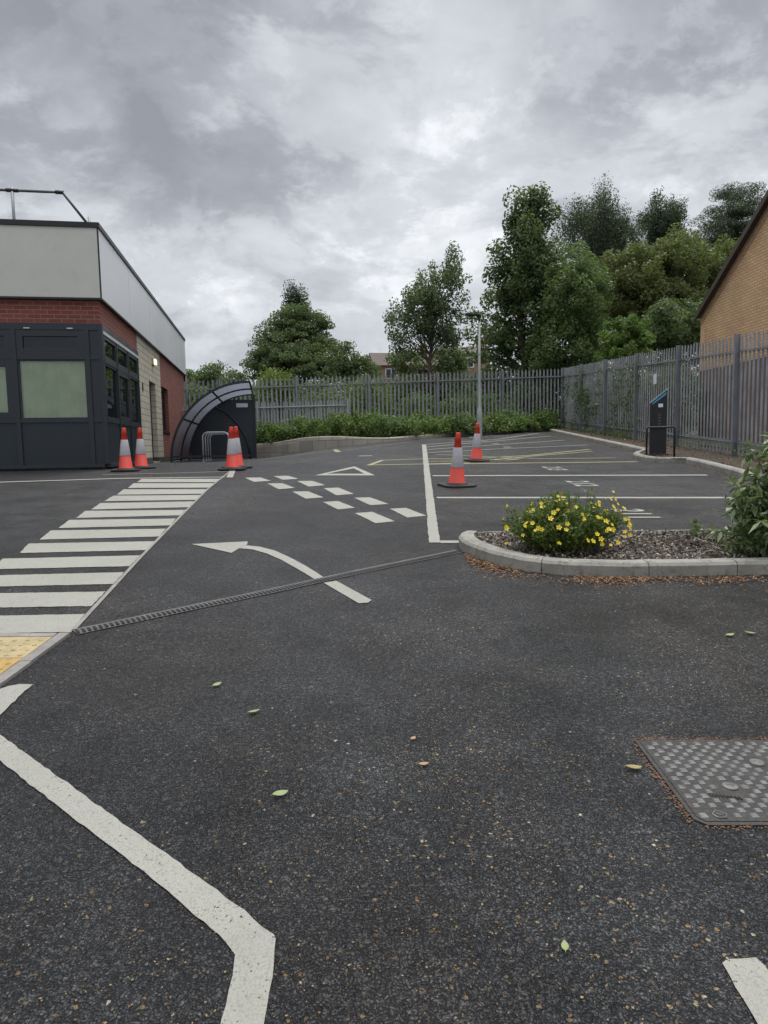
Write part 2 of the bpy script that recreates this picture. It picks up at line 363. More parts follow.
def poly_mat():     # smoked polycarbonate: part clear, part diffusing
    m = bpy.data.materials.new('smoked_sheet'); m.use_nodes = True; n = NT(m.node_tree)
    o = n.n('ShaderNodeOutputMaterial'); b = n.n('ShaderNodeBsdfPrincipled'); b.inputs['Base Color'].default_value = (.13,.14,.17,1); b.inputs['Roughness'].default_value = .45
    tl = n.n('ShaderNodeBsdfTranslucent'); tl.inputs[0].default_value = (.26,.28,.34,1)
    tr = n.n('ShaderNodeBsdfTransparent'); tr.inputs[0].default_value = (.60,.62,.68,1)
    m1 = n.n('ShaderNodeMixShader', i_0=.6); n.l(b.outputs[0], m1.inputs[1]); n.l(tl.outputs[0], m1.inputs[2])
    ms = n.n('ShaderNodeMixShader', i_0=.30); n.l(m1.outputs[0], ms.inputs[1]); n.l(tr.outputs[0], ms.inputs[2]); n.l(ms.outputs[0], o.inputs[0]); return m
polym = poly_mat()

# ------------------------------------------------------------------ ground sheet
def axis(lo, flo, fhi, hi, step):
    a = list(np.arange(flo, fhi+1e-6, step)); x = flo; s = step; left = []
    while x > lo: s *= 1.5; x -= s; left.append(x)
    x = fhi; s = step; right = []
    while x < hi: s *= 1.5; x += s; right.append(x)
    return left[::-1]+a+right
def sheet(name, xs, ys, zf, m, parent=None, keep=None):
    me = bpy.data.meshes.new(name); vs = [(x, y, zf(x, y)) for y in ys for x in xs]; w = len(xs)
    fs = [(j*w+i, j*w+i+1, (j+1)*w+i+1, (j+1)*w+i) for j in range(len(ys)-1) for i in range(w-1)]
    me.from_pydata(vs, [], fs); me.polygons.foreach_set('use_smooth', [True]*len(fs)); return link(name, me, m, parent)
ground = sheet('car_park_ground', axis(-900, -8, 9, 900, .25), axis(-300, -2, 30, 1500, .25), H, asph)
tag(ground, 'dark grey tarmac of the car park, gritty with fallen tan debris', kind='structure')

# flat painted marks follow the ground 4 mm up: fine triangulated polygons
def mark(name, polys, m, parent=ground, lift=.004, label=None, step=.4):
    bm = bmesh.new()
    for pts in polys:
        vs = [bm.verts.new((x, y, 0)) for x, y in pts]
        try: bm.faces.new(vs)
        except ValueError: pass
    bmesh.ops.triangulate(bm, faces=bm.faces[:])
    for ax, k in (((1,0,0), 0), ((0,1,0), 1)):
        lo = min(v.co[k] for v in bm.verts); hi = max(v.co[k] for v in bm.verts); c = math.ceil(lo/step)*step
        while c < hi:
            co = [0,0,0]; co[k] = c
            bmesh.ops.bisect_plane(bm, geom=bm.verts[:]+bm.edges[:]+bm.faces[:], plane_co=co, plane_no=ax); c += step
    for v in bm.verts: v.co.z = H(v.co.x, v.co.y)+lift
    for f in bm.faces:
        f.normal_update()
        if f.normal.z < 0: f.normal_flip()
    me = bpy.data.meshes.new(name); bm.to_mesh(me); bm.free(); o = link(name, me, m, parent)
    if label: o['label'] = label
    return o
def band(path, w, w1=None):       # polygon strips of width w along a path
    P_ = [Vector((*p, 0)) for p in path]; out = []
    L_, R_ = [], []
    for i, p in enumerate(P_):
        t = (P_[min(i+1, len(P_)-1)]-P_[max(i-1, 0)]).normalized(); nrm = Vector((-t.y, t.x, 0))
        ww = w if w1 is None else w+(w1-w)*i/(len(P_)-1)
        L_.append(p+nrm*ww/2); R_.append(p-nrm*ww/2)
    for i in range(len(P_)-1): out.append([tuple(q.xy) for q in (R_[i], R_[i+1], L_[i+1], L_[i])])
    return out
def rough_edge(pts, amp=.004, step=.03):   # slightly uneven painted edge
    out = []
    for i, p in enumerate(pts):
        a = Vector(p); b = Vector(pts[(i+1) % len(pts)]); k = max(1, int((b-a).length/step))
        for j in range(k):
            q = a.lerp(b, j/k); out.append((q.x+random.uniform(-amp, amp), q.y+random.uniform(-amp, amp)))
    return out
zebra = [[(-3.734,10.551),(-2.523,10.554),(-2.47,10.112),(-3.647,10.113)],[(-3.65,9.984),(-2.47,9.988),(-2.402,9.477),(-3.534,9.438)],[(-3.541,9.295),(-2.397,9.291),(-2.332,8.841),(-3.423,8.748)],[(-3.432,8.658),(-2.322,8.718),(-2.281,8.291),(-3.355,8.179)],[(-3.34,8.022),(-2.273,8.157),(-2.2,7.707),(-3.24,7.539)],[(-3.269,7.449),(-2.19,7.51),(-2.146,7.154),(-3.164,6.988)],[(-3.18,6.869),(-2.127,6.949),(-2.068,6.564),(-3.084,6.423)],[(-3.097,6.304),(-2.055,6.388),(-1.998,6.012),(-2.989,5.882)],[(-3.001,5.716),(-1.969,5.807),(-1.922,5.457),(-2.886,5.351)],[(-2.907,5.153),(-1.903,5.269),(-1.86,4.914),(-2.846,4.823)],[(-2.79,4.642),(-1.832,4.738),(-1.786,4.425),(-2.726,4.345)],[(-2.656,4.195),(-1.765,4.245),(-1.724,3.936),(-2.589,3.894)],[(-2.558,3.728),(-1.70,3.787),(-1.639,3.482),(-2.493,3.444)]]
for k, q in enumerate(zebra):
    mark('zebra_stripe', [rough_edge(q)], white)
for q in [[(-2.168,10.704),(-1.932,10.749),(-1.698,10.29),(-1.928,10.157)],[(-1.76,10.941),(-1.529,10.996),(-1.313,10.559),(-1.534,10.427)],[(-1.693,9.955),(-1.481,9.988),(-1.225,9.446),(-1.427,9.295)],[(-1.295,10.247),(-1.076,10.292),(-.828,9.751),(-1.052,9.588)],[(-1.215,9.051),(-1.008,9.087),(-.751,8.505),(-.958,8.383)],[(-.828,9.408),(-.627,9.474),(-.384,8.822),(-.603,8.688)],[(-.725,8.103),(-.55,8.186),(-.322,7.664),(-.512,7.542)],[(-.37,8.469),(-.168,8.506),(.054,7.942),(-.157,7.86)],[(-.315,7.29),(-.125,7.376),(.105,6.789),(-.084,6.678)],[(.066,7.589),(.25,7.655),(.441,7.13),(.241,7.008)]]:
    mark('give_way_dash', [rough_edge(q)], white)
to = [(-1.109,11.046),(-.532,12.624),(-.13,11.04)]; ti = [(-.922,11.305),(-.529,12.233),(-.311,11.298)]
mark('give_way_triangle', [[to[i], to[(i+1)%3], ti[(i+1)%3], ti[i]] for i in range(3)], white)
at = [(-1.169,5.645),(-1.033,5.589),(-.883,5.439),(-.728,5.194),(-.582,4.933),(-.475,4.717),(-.403,4.558)]
ab = [(-1.187,5.527),(-1.068,5.479),(-.934,5.337),(-.788,5.122),(-.649,4.873),(-.55,4.688),(-.469,4.531)]
mark('turn_arrow', [[(-1.625,5.691),(-1.172,5.801),(-1.150,5.668),(-1.175,5.60),(-1.213,5.354)]]+[[at[i], at[i+1], ab[i+1], ab[i]] for i in range(6)]+[[(-.408,4.454),(-.326,4.502),(-.084,4.056),(-.104,4.004),(-.16,3.991)]], white, label='white curved arrow turning left, cut by the drain')
mark('bay_edge_line', [rough_edge([(.378,5.75),(.471,5.753),(1.197,19.022),(1.086,19.029)], .005, .08)], white)
mark('bay_line', [[(.474,5.733),(.64,5.734),(.65,5.836),(.478,5.835)]], white)
mark('bay_line', [rough_edge([(.66,8.42),(4.6,8.405),(4.6,8.53),(.66,8.54)], .005, .1)], white)
mark('bay_line', [rough_edge([(.79,10.93),(5.25,11.02),(5.27,11.16),(.80,11.06)], .005, .1)], white)
mark('bay_line', band([(.87,13.02),(5.03,13.55)], .11), yellow, label='yellow bay line by the payment machine')
for p in [[(.95,15.9),(2.94,17.23),(5.6,18.75)],[(.99,16.88),(5.6,21.1)],[(1.01,17.79),(5.8,23.6)],[(1.05,18.81),(3.63,21.6),(5.8,25.6)]]:
    mark('bay_line', band(p, .11), oldwhite)
mark('yellow_hatching', band([(-.27,12.82),(-.02,13.94),(.87,14.24),(1.81,14.24),(3.25,15.16),(5.15,17.05)], .10)+band([(-.27,12.9),(.79,13.06),(1.69,13.31)], .10), yellow)
mark('yellow_hatching', band([(.83,13.6),(1.91,13.72),(3.35,15.0),(4.99,16.35)], .09), yellow, lift=.006)
mark('yellow_hatching', band([(1.2,15.3),(3.3,14.2),(4.9,14.4)], .09), yellow, lift=.008)
mark('white_guide_line', band([(-3.3,20.2),(-2.2,18.6),(-1.29,17.98),(.38,19.6),(.77,19.88)], .08), oldwhite)
mark('yellow_tick', [[(-1.43,19.5),(-1.33,19.5),(-1.06,17.55),(-1.2,17.5)]], yellow)
mark('white_tick', [[(-.54,15.2),(-.25,15.15),(-.25,15.4),(-.54,15.45)]], oldwhite)
mark('white_guide_line', [[(-2.47,10.76),(-2.37,10.76),(-2.76,13.0),(-2.87,13.0)]], white)
mark('white_guide_line', [rough_edge([(-9.5,8.95),(-5.64,10.05),(-4.88,10.29),(-4.07,10.55),(-2.5,10.75),(-2.5,10.83),(-4.07,10.66),(-4.88,10.40),(-5.64,10.17),(-9.5,9.07)], .004, .1)], white, lift=.006)
mark('worn_guide_line', band([(-4.6,11.2),(-3.4,11.5),(-2.55,11.75)], .07), oldwhite)
mark('kerb_side_line', [rough_edge([(-1.618,2.77),(-1.598,2.801),(-1.559,2.822),(-1.505,2.816),(-1.483,2.531),(-1.50,2.1),(-1.66,2.1)])], white)
bo = [(-2.6,3.22),(-1.399,2.379),(-1.155,2.177),(-.479,1.628),(-.347,1.517),(-.266,1.442),(-.257,1.429),(-.251,1.362),(-.25,1.224),(-.248,.6)]
bi = [(-2.5,3.0),(-1.298,2.196),(-1.125,2.053),(-.599,1.627),(-.501,1.54),(-.364,1.419),(-.339,1.386),(-.335,1.33),(-.332,1.23),(-.323,.6)]
bo_r = []; bi_r = []
for src, dst in ((bo, bo_r), (bi, bi_r)):
    for i in range(len(src)-1):
        a, b = Vector(src[i]), Vector(src[i+1]); k = max(1, int((b-a).length/.03))
        for j in range(k):
            q = a.lerp(b, j/k); dst.append((q.x+random.uniform(-.0025,.0025), q.y+random.uniform(-.0025,.0025)))
mark('lane_line', [bo_r+bi_r[::-1]], white, label='long white line bending in the foreground')
mark('lane_dash', [rough_edge([(.707,1.364),(.722,1.372),(.787,1.376),(.793,1.357),(.801,1.277),(.79,1.173),(.80,.7),(.70,.7),(.701,1.17)], .002)], white)
# bay numbers in painted stencil lettering, read from the aisle
def number(txt, x, y, size, m, wide=1.0):
    cu = bpy.data.curves.new('t', 'FONT'); cu.body = txt; cu.size = size; cu.offset = .012; cu.space_character = 1.08
    to_ = bpy.data.objects.new('t', cu); C.objects.link(to_); dg = bpy.context.evaluated_depsgraph_get(); me = bpy.data.meshes.new_from_object(to_.evaluated_get(dg))
    bpy.data.objects.remove(to_)
    cx = (min(v.co.x for v in me.vertices)+max(v.co.x for v in me.vertices))/2
    for v in me.vertices:
        a, b = (v.co.x-cx)*wide, v.co.y; X_ = x+b; Y_ = y-a; v.co = (X_, Y_, H(X_, Y_)+.004)
    me.name = 'bay_number'; return link('bay_number', me, m, ground)
number('211', 2.53, 7.28, .46, white, .9); number('212', 2.74, 9.95, .46, white, .9); number('213', 2.90, 12.2, .46, white, .9)
for (x, y) in [(3.12,17.6),(3.05,19.0),(2.95,20.6),(2.85,22.4)]:
    mark('bay_number', [[(x,y),(x+.22,y+.12),(x+.2,y+.25),(x-.02,y+.13)],[(x+.03,y+.32),(x+.25,y+.44),(x+.23,y+.56),(x+.01,y+.44)]], oldwhite)
mark('bay_number', band([(2.2,14.0),(2.5,13.9),(2.8,14.15)], .08)+band([(2.45,14.2),(2.9,14.2)], .07), white, lift=.006)

# ------------------------------------------------------------------ flush edging, drain, tactile paving
mark('flush_edging', band([(-1.64,3.50),(-1.73,4.14),(-1.88,5.2),(-2.12,7.07),(-2.40,9.3),(-2.52,10.6),(-2.7,12.5)], .026), edgem, lift=.005, label='thin pale concrete edging beside the zebra stripes')
dr = empty('drainage_channel', (-.5, 4.45, H(-.5,4.45)), 0, 'narrow dark slotted drainage channel crossing the tarmac under the curved arrow', 'drain')
def rel(o, root):   # world-space mesh data parented to a root keeps its place
    o.matrix_parent_inverse = Matrix.Translation(-Vector(root.location)) if root.rotation_euler.z == 0 else (Matrix.Translation(root.location) @ Matrix.Rotation(root.rotation_euler.z, 4, 'Z')).inverted()
    return o
dpath = [(-1.62,3.48),(-1.18,3.86),(-.73,4.25),(-.24,4.7),(.60,5.42)]
rel(mark('channel_body', band(dpath, .10), drainm, None, .005), dr).parent = dr
rel(dr.children[0], dr)
mb = MB()
for i in range(len(dpath)-1):
    a, b = Vector(dpath[i]), Vector(dpath[i+1]); Ln = (b-a).length; t = (b-a)/Ln; nn = Vector((-t.y, t.x)); k = int(Ln/.028)
    for j in range(k):
        c = a+t*(j+.5)*Ln/k; z = H(c.x, c.y)+.007
        q = [c+nn*s_*.041+t*e_*.0085+t*s_*.006 for s_, e_ in ((-1,-1),(1,-1),(1,1),(-1,1))]
        mb.poly([(p.x, p.y, z) for p in q])
g = mb.build('slots', darkgap); g.parent = dr; rel(g, dr)

tp = empty('tactile_paving', (-1.95, 3.1, H(-1.95,3.1)), 0, 'buff and yellow blister paving at the near end of the zebra stripes', 'paving')
def slabs(name, y0, y1, xr0, xr1, m):
    mb = MB(); w = .4; x = xr0
    def zz(x, y): return H(x, y)+.012
    while x > -3.4:
        a = x-w+.004; f0, f1 = xr0, xr1
        pts = [(max(a, -3.4), y0), (x if x < xr0 else xr0, y0), (x if x < xr0 else xr1, y1), (max(a, -3.4), y1)]
        mb.prism([(px, py, zz(px, py)-.03) for px, py in pts], (0,0,.03)); x -= w
    yy = y0+.033
    while yy < y1-.01:
        xx = xr0-.03
        while xx > -2.7:
            if xx < min(xr0, xr0+(xr1-xr0)*(yy-y0)/(y1-y0))-.02: mb.lathe([(.0125,0),(.009,.004),(.0005,.0045)], (xx, yy, zz(xx, yy)), 8)
            xx -= .066
        yy += .066
    o = mb.build(name, m); o.parent = tp; rel(o, tp)
slabs('buff_slab', 3.10, 3.385, -1.69, -1.69, tact); slabs('yellow_slab', 2.60, 3.095, -1.69, -1.69, tactd)
mb = MB()
for (x0,y0,x1,y1) in [(-3.4,3.39,-1.69,3.44)]: mb.prism([(x,y,H(x,y)-.02) for x,y in ((x0,y0),(x1,y0),(x1,y1),(x0,y1))], (0,0,.034))
for (ya, yb) in [(2.2,2.66),(2.665,3.05),(3.055,3.44)]: mb.prism([(x,y,H(x,y)-.02) for x,y in ((-1.685,ya),(-1.63,ya),(-1.625,yb),(-1.68,yb))], (0,0,.036))
o = mb.build('edging_stone', edgem, bevel=.003); o.parent = tp; rel(o, tp)

# ------------------------------------------------------------------ manhole cover
mh = empty('manhole_cover', (1.2, 2.08, H(1.2,2.08)), 0, 'rusty rectangular iron manhole cover with raised square studs in the near tarmac', 'manhole cover')
Z0 = lambda x, y: H(x, y)
def onplane(o, root=mh): o.parent = root; rel(o, root); return o
mb = MB(); x0, x1, y0, y1 = .872, 1.62, 1.84, 2.33
mb.prism([(x, y, Z0(x,y)-.02) for x, y in ((x0+.03,y0),(x1,y0),(x1,y1),(x0,y1),(x0,y0+.03))], (0,0,.026)); onplane(mb.build('frame', iron, bevel=.002))
mb = MB(); e = .014
mb.prism([(x, y, Z0(x,y)-.01) for x, y in ((x0+.032,y0+e),(x1-e,y0+e),(x1-e,y1-e),(x0+e,y1-e),(x0+e,y0+.036))], (0,0,.0185)); onplane(mb.build('plate', iron, bevel=.001))
mb = MB(); i = 0
yy = y0+.04
while yy < y1-.03:
    xx = x0+.035+(.0 if i % 2 == 0 else .0245)
    while xx < x1-.03:
        if not ((abs(xx-1.06) < .035 and abs(yy-2.03) < .03) or (abs(xx-1.22) < .035 and abs(yy-2.17) < .03) or (abs(xx-.955) < .035 and abs(yy-1.885) < .025) or (abs(xx-1.02) < .06 and abs(yy-1.985) < .014)):
            s_ = .0112*random.uniform(.85, 1.1); z = Z0(xx, yy)+.0085
            c = [(xx-s_,yy-s_),(xx+s_,yy-s_),(xx+s_,yy+s_),(xx-s_,yy+s_)]; b_ = len(mb.v)
            mb.v += [(p[0], p[1], z) for p in c]+[(xx+(p[0]-xx)*.7, yy+(p[1]-yy)*.7, z+.0035) for p in c]
            mb.f += [(b_+4,b_+5,b_+6,b_+7)]+[(b_+k, b_+(k+1)%4, b_+4+(k+1)%4, b_+4+k) for k in range(4)]
        xx += .049
    yy += .0245; i += 1
o = onplane(mb.build('studs', ironb)); o['kind'] = 'stuff'
for (xx, yy) in ((1.06,2.03),(1.22,2.17)):
    mb = MB(); z = Z0(xx,yy)+.0087; mb.lathe([(.024,0),(.023,.003),(.010,.0035),(.008,.0005),(.0005,.0005)], (xx,yy,z), 20); onplane(mb.build('keyhole_boss', ironb, smooth=False))
mb = MB(); z = Z0(.955,1.885)+.0095
for a, b in (((-.02,.0),(.0,.022)),((.0,.022),(.022,.0)),((-.02,.0),(-.012,-.018)),((.022,0),(.012,-.018)),((-.012,-.018),(.012,-.018)),((-.008,.004),(.008,-.006))):
    mb.tube([(.955+a[0],1.885+a[1],z),(.955+b[0],1.885+b[1],z)], .0022, 5)
onplane(mb.build('casting_mark', ironb))
mb = MB()
for k in range(9):
    xx = .975+k*.010; mb.tube([(xx,1.992-k*.0025,Z0(xx,1.99)+.0095),(xx+.004,1.974-k*.0025,Z0(xx,1.98)+.0095)], .0016, 4)
onplane(mb.build('raised_lettering', iron))
mb = MB()
rp = [rng.uniform(size=2) for _ in range(800)]
for (a, b) in rp:
    side = random.choice('lttb')
    if side == 'l': xx, yy = x0-abs(random.gauss(0,.012))-.002, y0+b*(y1-y0)
    elif side == 't': xx, yy = x0+a*(x1-x0), y1+abs(random.gauss(0,.014))+.002
    else: xx, yy = x0+a*(x1-x0), y0-abs(random.gauss(0,.008))-.002
    s_ = random.uniform(.0015,.004); z = H(xx,yy)+.004; r_ = random.uniform(0,3)
    mb.poly([(xx+s_*math.cos(r_+q), yy+s_*math.sin(r_+q), z) for q in (0,1.6,3.1,4.7)])
o = mb.build('rust_grit', rust); tag(o, 'brown grit and seed husks caught round the iron manhole cover', 'debris', kind='stuff')

# ------------------------------------------------------------------ kerbs
def resample(path, ds):
    P_ = [Vector((*p, 0)) for p in path]; out = [P_[0]]; acc = 0
    for a, b in zip(P_, P_[1:]):
        Ln = (b-a).length; k = max(1, round(Ln/ds))
        for j in range(1, k+1): out.append(a.lerp(b, j/k))
    return out
def smooth_path(path, it=2):
    for _ in range(it):
        q = [path[0]]
        for a, b in zip(path, path[1:]): q += [(a[0]*.75+b[0]*.25, a[1]*.75+b[1]*.25), (a[0]*.25+b[0]*.75, a[1]*.25+b[1]*.75)]
        path = q+[path[-1]]
    return path
def kerb(name, path, w, h, label, cat='kerb', stone=.9, m=None, side=1, zf=None, group=None, hf=None):
    """stones with open joints along a path; side=+1: body lies left of the direction of travel"""
    m = m or kerbm; zf = zf or H; pts = resample(path, .12); root = None
    acc = 0; cur = [pts[0]]; stones = []
    for a, b in zip(pts, pts[1:]):
        acc += (b-a).length; cur.append(b)
        if acc >= stone: stones.append(cur); cur = [b]; acc = 0
    if len(cur) > 1: stones.append(cur)
    mid = pts[len(pts)//2]; root = empty(name, (mid.x, mid.y, zf(mid.x, mid.y)), 0, label, cat, group)
    idx = {tuple(p): i for i, p in enumerate(pts)}
    def nrm(i):
        t = (pts[min(i+1,len(pts)-1)]-pts[max(i-1,0)]).normalized(); return Vector((-t.y, t.x, 0))*side, t
    for st in stones:
        prof = [(0,-.06),(0,.72),(.018,.93),(.04,1.0),(w-.008,1.0),(w,.97),(w,-.06)]
        base = 0; mb = MB(); m_ = len(prof)
        for k, p in enumerate(st):
            nn, t = nrm(idx[tuple(p)]); q = p.copy(); hh = hf(p.x) if hf else h
            if k == 0: q = q+t*.003
            if k == len(st)-1: q = q-t*.003
            dz = random.uniform(-.0015,.0015)
            for (u, v) in prof:
                c = q+nn*u; vz = v*hh if v >= 0 else v
                mb.v.append((c.x, c.y, zf(p.x, p.y)+vz+dz))
        for k in range(len(st)-1):
            for j in range(m_-1): a = k*m_+j; mb.f.append((a, a+m_, a+m_+1, a+1) if side > 0 else (a, a+1, a+m_+1, a+m_))
        e = (len(st)-1)*m_; mb.f.append(tuple(range(m_))); mb.f.append(tuple(e+j for j in reversed(range(m_))))
        o = mb.build('kerb_stone', m, uv=(m is wallc)); o.parent = root; rel(o, root)
        bm = bmesh.new(); bm.from_mesh(o.data); bmesh.ops.recalc_face_normals(bm, faces=bm.faces); bm.to_mesh(o.data); bm.free()
    return root
kf = smooth_path([(.68,5.80),(.61,5.66),(.62,5.42),(.71,5.16),(.85,4.93),(1.02,4.76),(1.22,4.66),(1.60,4.61),(2.16,4.64),(2.9,4.70),(4.2,4.80),(5.2,4.9)], 2)
kerb('planter_kerb', kf, .125, .10, 'rounded concrete kerb in front of the yellow flowering shrub', stone=.62, side=1)
kerb('planter_back_edging', [(5.2,5.93),(3.3,5.93),(1.99,5.90),(1.1,5.88),(.85,5.84),(.70,5.76)], .05, .085, 'narrow pale concrete edging behind the bark mulch bed', cat='edging', stone=.9, side=1)
kerbR_path = smooth_path([(4.3,5.2),(4.75,7.0),(5.20,8.64),(5.60,10.6),(5.83,12.5),(5.84,13.2)], 2)
kerb('car_park_kerb', kerbR_path, .14, .11, 'pale concrete kerb at the near right, between the bays and the palisade fence', side=-1, group=None)
kerb('machine_island_kerb', smooth_path([(6.0,13.22),(5.78,13.33),(5.38,13.33),(5.20,13.55),(5.20,14.2),(5.38,14.75),(5.75,15.35),(5.95,15.7)], 1), .13, .11, 'concrete kerb bulging out round the foot of the black payment machine', stone=.6, side=-1)
kerb('car_park_kerb', [(6.0,15.8),(6.08,17.2),(6.2,19.7),(6.45,25.1),(6.62,28.2)], .14, .11, 'pale concrete kerb running along the far fence, beyond the payment machine', side=-1)

# ------------------------------------------------------------------ verge and bed soil
FX = lambda y: 7.15+.016*(y-13.6)
def verge_x(y):
    pts = [(-2,2.6),(5.2,4.35),(7,4.85),(8.64,5.3),(10.6,5.7),(12.5,5.95),(13.3,5.95),(13.4,5.35),(14.2,5.3),(14.75,5.48),(15.7,6.05),(17.2,6.2),(19.7,6.32),(25.1,6.57),(28.4,6.74)]
    for (a, xa), (b, xb) in zip(pts, pts[1:]):
        if a <= y <= b: return xa+(xb-xa)*(y-a)/(b-a)
    return pts[-1][1]
mb = MB(); ys = np.arange(5.0, 28.45, .15); cols = 10
for y in ys:
    a, b = verge_x(y), FX(y)+.6
    for k in range(cols+1):
        x = a+(b-a)*k/cols; mb.v.append((x, y, H(x,y)+.085+.03*mnoise.noise((x*2,y*2,0))+.015*(k > 1)))
for j in range(len(ys)-1):
    for k in range(cols): a = j*(cols+1)+k; mb.f.append((a, a+1, a+cols+2, a+cols+1))
o = mb.build('fence_verge', soil, smooth=True); tag(o, 'strip of bare soil and dead leaves under the right fence', kind='structure')

bedpath = smooth_path([(-9.5,24.5),(-4.3,23.75),(-1.9,21.7),(-.95,20.7),(-.2,20.55),(.52,20.95),(1.9,22.75),(3.6,25.4),(5.3,27.3),(6.62,28.35)], 2)
def bed_h(x): return .50+(.12-.50)*ss(-3.0, .6, x)
kerb('retaining_wall', bedpath, .14, .1, 'low pale block wall and kerb holding the shrub bed at the back', cat='wall', stone=1.3, m=wallc, side=1, hf=bed_h)
FC = Vector((7.36, 28.0)); FL = Vector((-11.0, 23.2))   # back fence corner and left end
def fence_z(t): return 1.80+(1.02-1.80)*t
mb = MB(); bp = resample(bedpath, .35); rows = 8
for i, p in enumerate(bp):
    t = i/(len(bp)-1); tx = min(max((FC.x-p.x)/(FC.x-FL.x), 0), 1); q = FC.lerp(FL, tx); q = Vector((q.x, q.y+.7))
    for k in range(rows+1):
        u = k/rows; c = Vector((p.x, p.y)).lerp(q, u); z0 = H(p.x,p.y)+bed_h(p.x)-.03; z1 = fence_z(tx)
        mb.v.append((c.x, c.y+.03, z0+(z1-z0)*u+.04*mnoise.noise((c.x,c.y,0))))
for i in range(len(bp)-1):
    for k in range(rows): a = i*(rows+1)+k; mb.f.append((a, a+rows+1, a+rows+2, a+1))
o = mb.build('planting_bed_ground', soil, smooth=True); tag(o, 'dark soil of the raised shrub bed along the back fence', kind='structure')
# rough ground beyond the fences
o = sheet('rough_ground', axis(-500, 7.9, 30, 500, 1.5)[-40:], axis(-60, 0, 60, 600, 2.0), lambda x, y: H(x,y)+.12, grassm)
bm = bmesh.new(); bm.from_mesh(o.data)
bmesh.ops.delete(bm, geom=[v for v in bm.verts if v.co.x < 7.6], context='VERTS'); bm.to_mesh(o.data); bm.free()
tag(o, 'rough grass beyond the right fence', kind='structure')
def back_z(x, y):
    tx = min(max((FC.x-x)/(FC.x-FL.x), 0), 1); fy = FC.lerp(FL, tx).y; z = fence_z(tx)
    return max(z+.085*(min(y,66)-fy), H(x,y)+.15) if y-fy > 0 else z
mb = MB(); us = list(np.linspace(-1.6, 2.5, 30)); vs_ = [.55, 2, 4, 7, 11, 18, 30, 60, 120, 300, 700]
for u in us:
    for v in vs_:
        q = FC.lerp(FL, u); x = q.x*(1+v/30 if v > 10 else 1); y = q.y+v if u > 0 else max(q.y, 28)+v
        mb.v.append((x, y, back_z(x,y)+.06+.1*mnoise.noise((x*.3,y*.3,0))))
nv = len(vs_)
for i in range(len(us)-1):
    for k in range(nv-1): a = i*nv+k; mb.f.append((a, a+1, a+nv+1, a+nv))
o = mb.build('rough_ground', grassm, smooth=True); tag(o, 'rough grass rising beyond the back fence', kind='structure')

# ------------------------------------------------------------------ palisade fences
def pale_profile(w, d): return [(-w/2,0),(-w/2+.006,-.006),(-w*.16,d-.006),(w*.16,d-.006),(w/2-.006,-.006),(w/2,0),(w*.2,d),(-w*.2,d)]
def add_pale(mb, c, t, nn, z0, z1, w=.068, d=.018, tip=.07):
    prof = pale_profile(w, d); b = len(mb.v); m_ = len(prof)
    lean = random.gauss(0, .004)
    for z, sc, off in ((z0, 1, 0), (z1-tip, 1, lean), (z1, .28, lean)):
        for u, v in prof: p = c+t*(u*sc+off)+nn*v; mb.v.append((p.x, p.y, z))
    for r in range(2):
        for k in range(m_): a = b+r*m_+k; bb = b+r*m_+(k+1) % m_; mb.f.append((a, bb, bb+m_, a+m_))
    mb.f.append(tuple(b+2*m_+k for k in range(m_)))
def palisade(p0, p1, z0, z1, h, bay, label, mats, side, pitch=.155, cat='fence', railh=.045, pale_w=.068, posts=True, group=None):
    """p0->p1 ground line; side: +1 means posts/rails stand to the left of the direction"""
    p0, p1 = Vector(p0), Vector(p1); Ln = (p1-p0).length; t = (p1-p0)/Ln; nn = Vector((-t.y, t.x))*side; nb = max(1, round(Ln/bay)); bl = Ln/nb
    mid = (p0+p1)/2; root = empty('palisade_fence', (mid.x, mid.y, (z0+z1)/2), 0, label, cat, group)
    zf = lambda s: z0+(z1-z0)*s/Ln
    pm, qm = mats
    for b in range(nb):
        mb = MB(); k = round(bl/pitch)
        for j in range(k):
            s = b*bl+(j+.5)*bl/k; add_pale(mb, p0+t*s-nn*.004, t, -nn, zf(s)+.06, zf(s)+h+random.gauss(0,.006), pale_w)
        o = mb.build('pale_panel', pm); o.parent = root; rel(o, root)
        for hz in (h*.86, h*.13):
            mb = MB(); a = p0+t*(b*bl+.02); c = p0+t*((b+1)*bl-.02)
            za, zc = zf(b*bl)+hz, zf((b+1)*bl)+hz
            for (u0,u1,v0,v1) in ((.002,.008,0,railh),(.008,.046,0,.006)):
                pts = [(a+nn*u0, za+v0), (a+nn*u1, za+v0), (a+nn*u1, za+v1), (a+nn*u0, za+v1)]
                mb.prism([(p.x,p.y,z) for p,z in pts], (c.x-a.x, c.y-a.y, zc-za))
            o = mb.build('rail', qm); o.parent = root; rel(o, root)
    if posts:
        for b in range(nb+1):
            c = p0+t*(b*bl)+nn*.055; z = zf(b*bl); mb = MB()   # I-section post
            for (u0,u1,v0,v1) in ((-.028,.028,-.05,-.044),(-.028,.028,.044,.05),(-.003,.003,-.044,.044)):
                pts = [c+t*u+nn*v for u, v in ((u0,v0),(u1,v0),(u1,v1),(u0,v1))]
                mb.prism([(p.x,p.y,z-.1) for p in pts], (0,0,h+.12))
            o = mb.build('post', mats[1]); o.parent = root; rel(o, root)
    return root
YF0 = 13.6-2.75*3; pa = (FX(YF0), YF0); pb = (FC.x, FC.y)
palisade(pa, pb, H(*pa)+.04, 1.80, 2.45, 2.75, 'tall grey steel palisade fence along the right side behind the payment machine', (galv, galvp), 1)
palisade((FC.x,FC.y), (FL.x,FL.y), 1.80, 1.02, 2.45, 2.75, 'tall grey steel palisade fence across the back behind the shrub bed', (galv, galvp), 1)
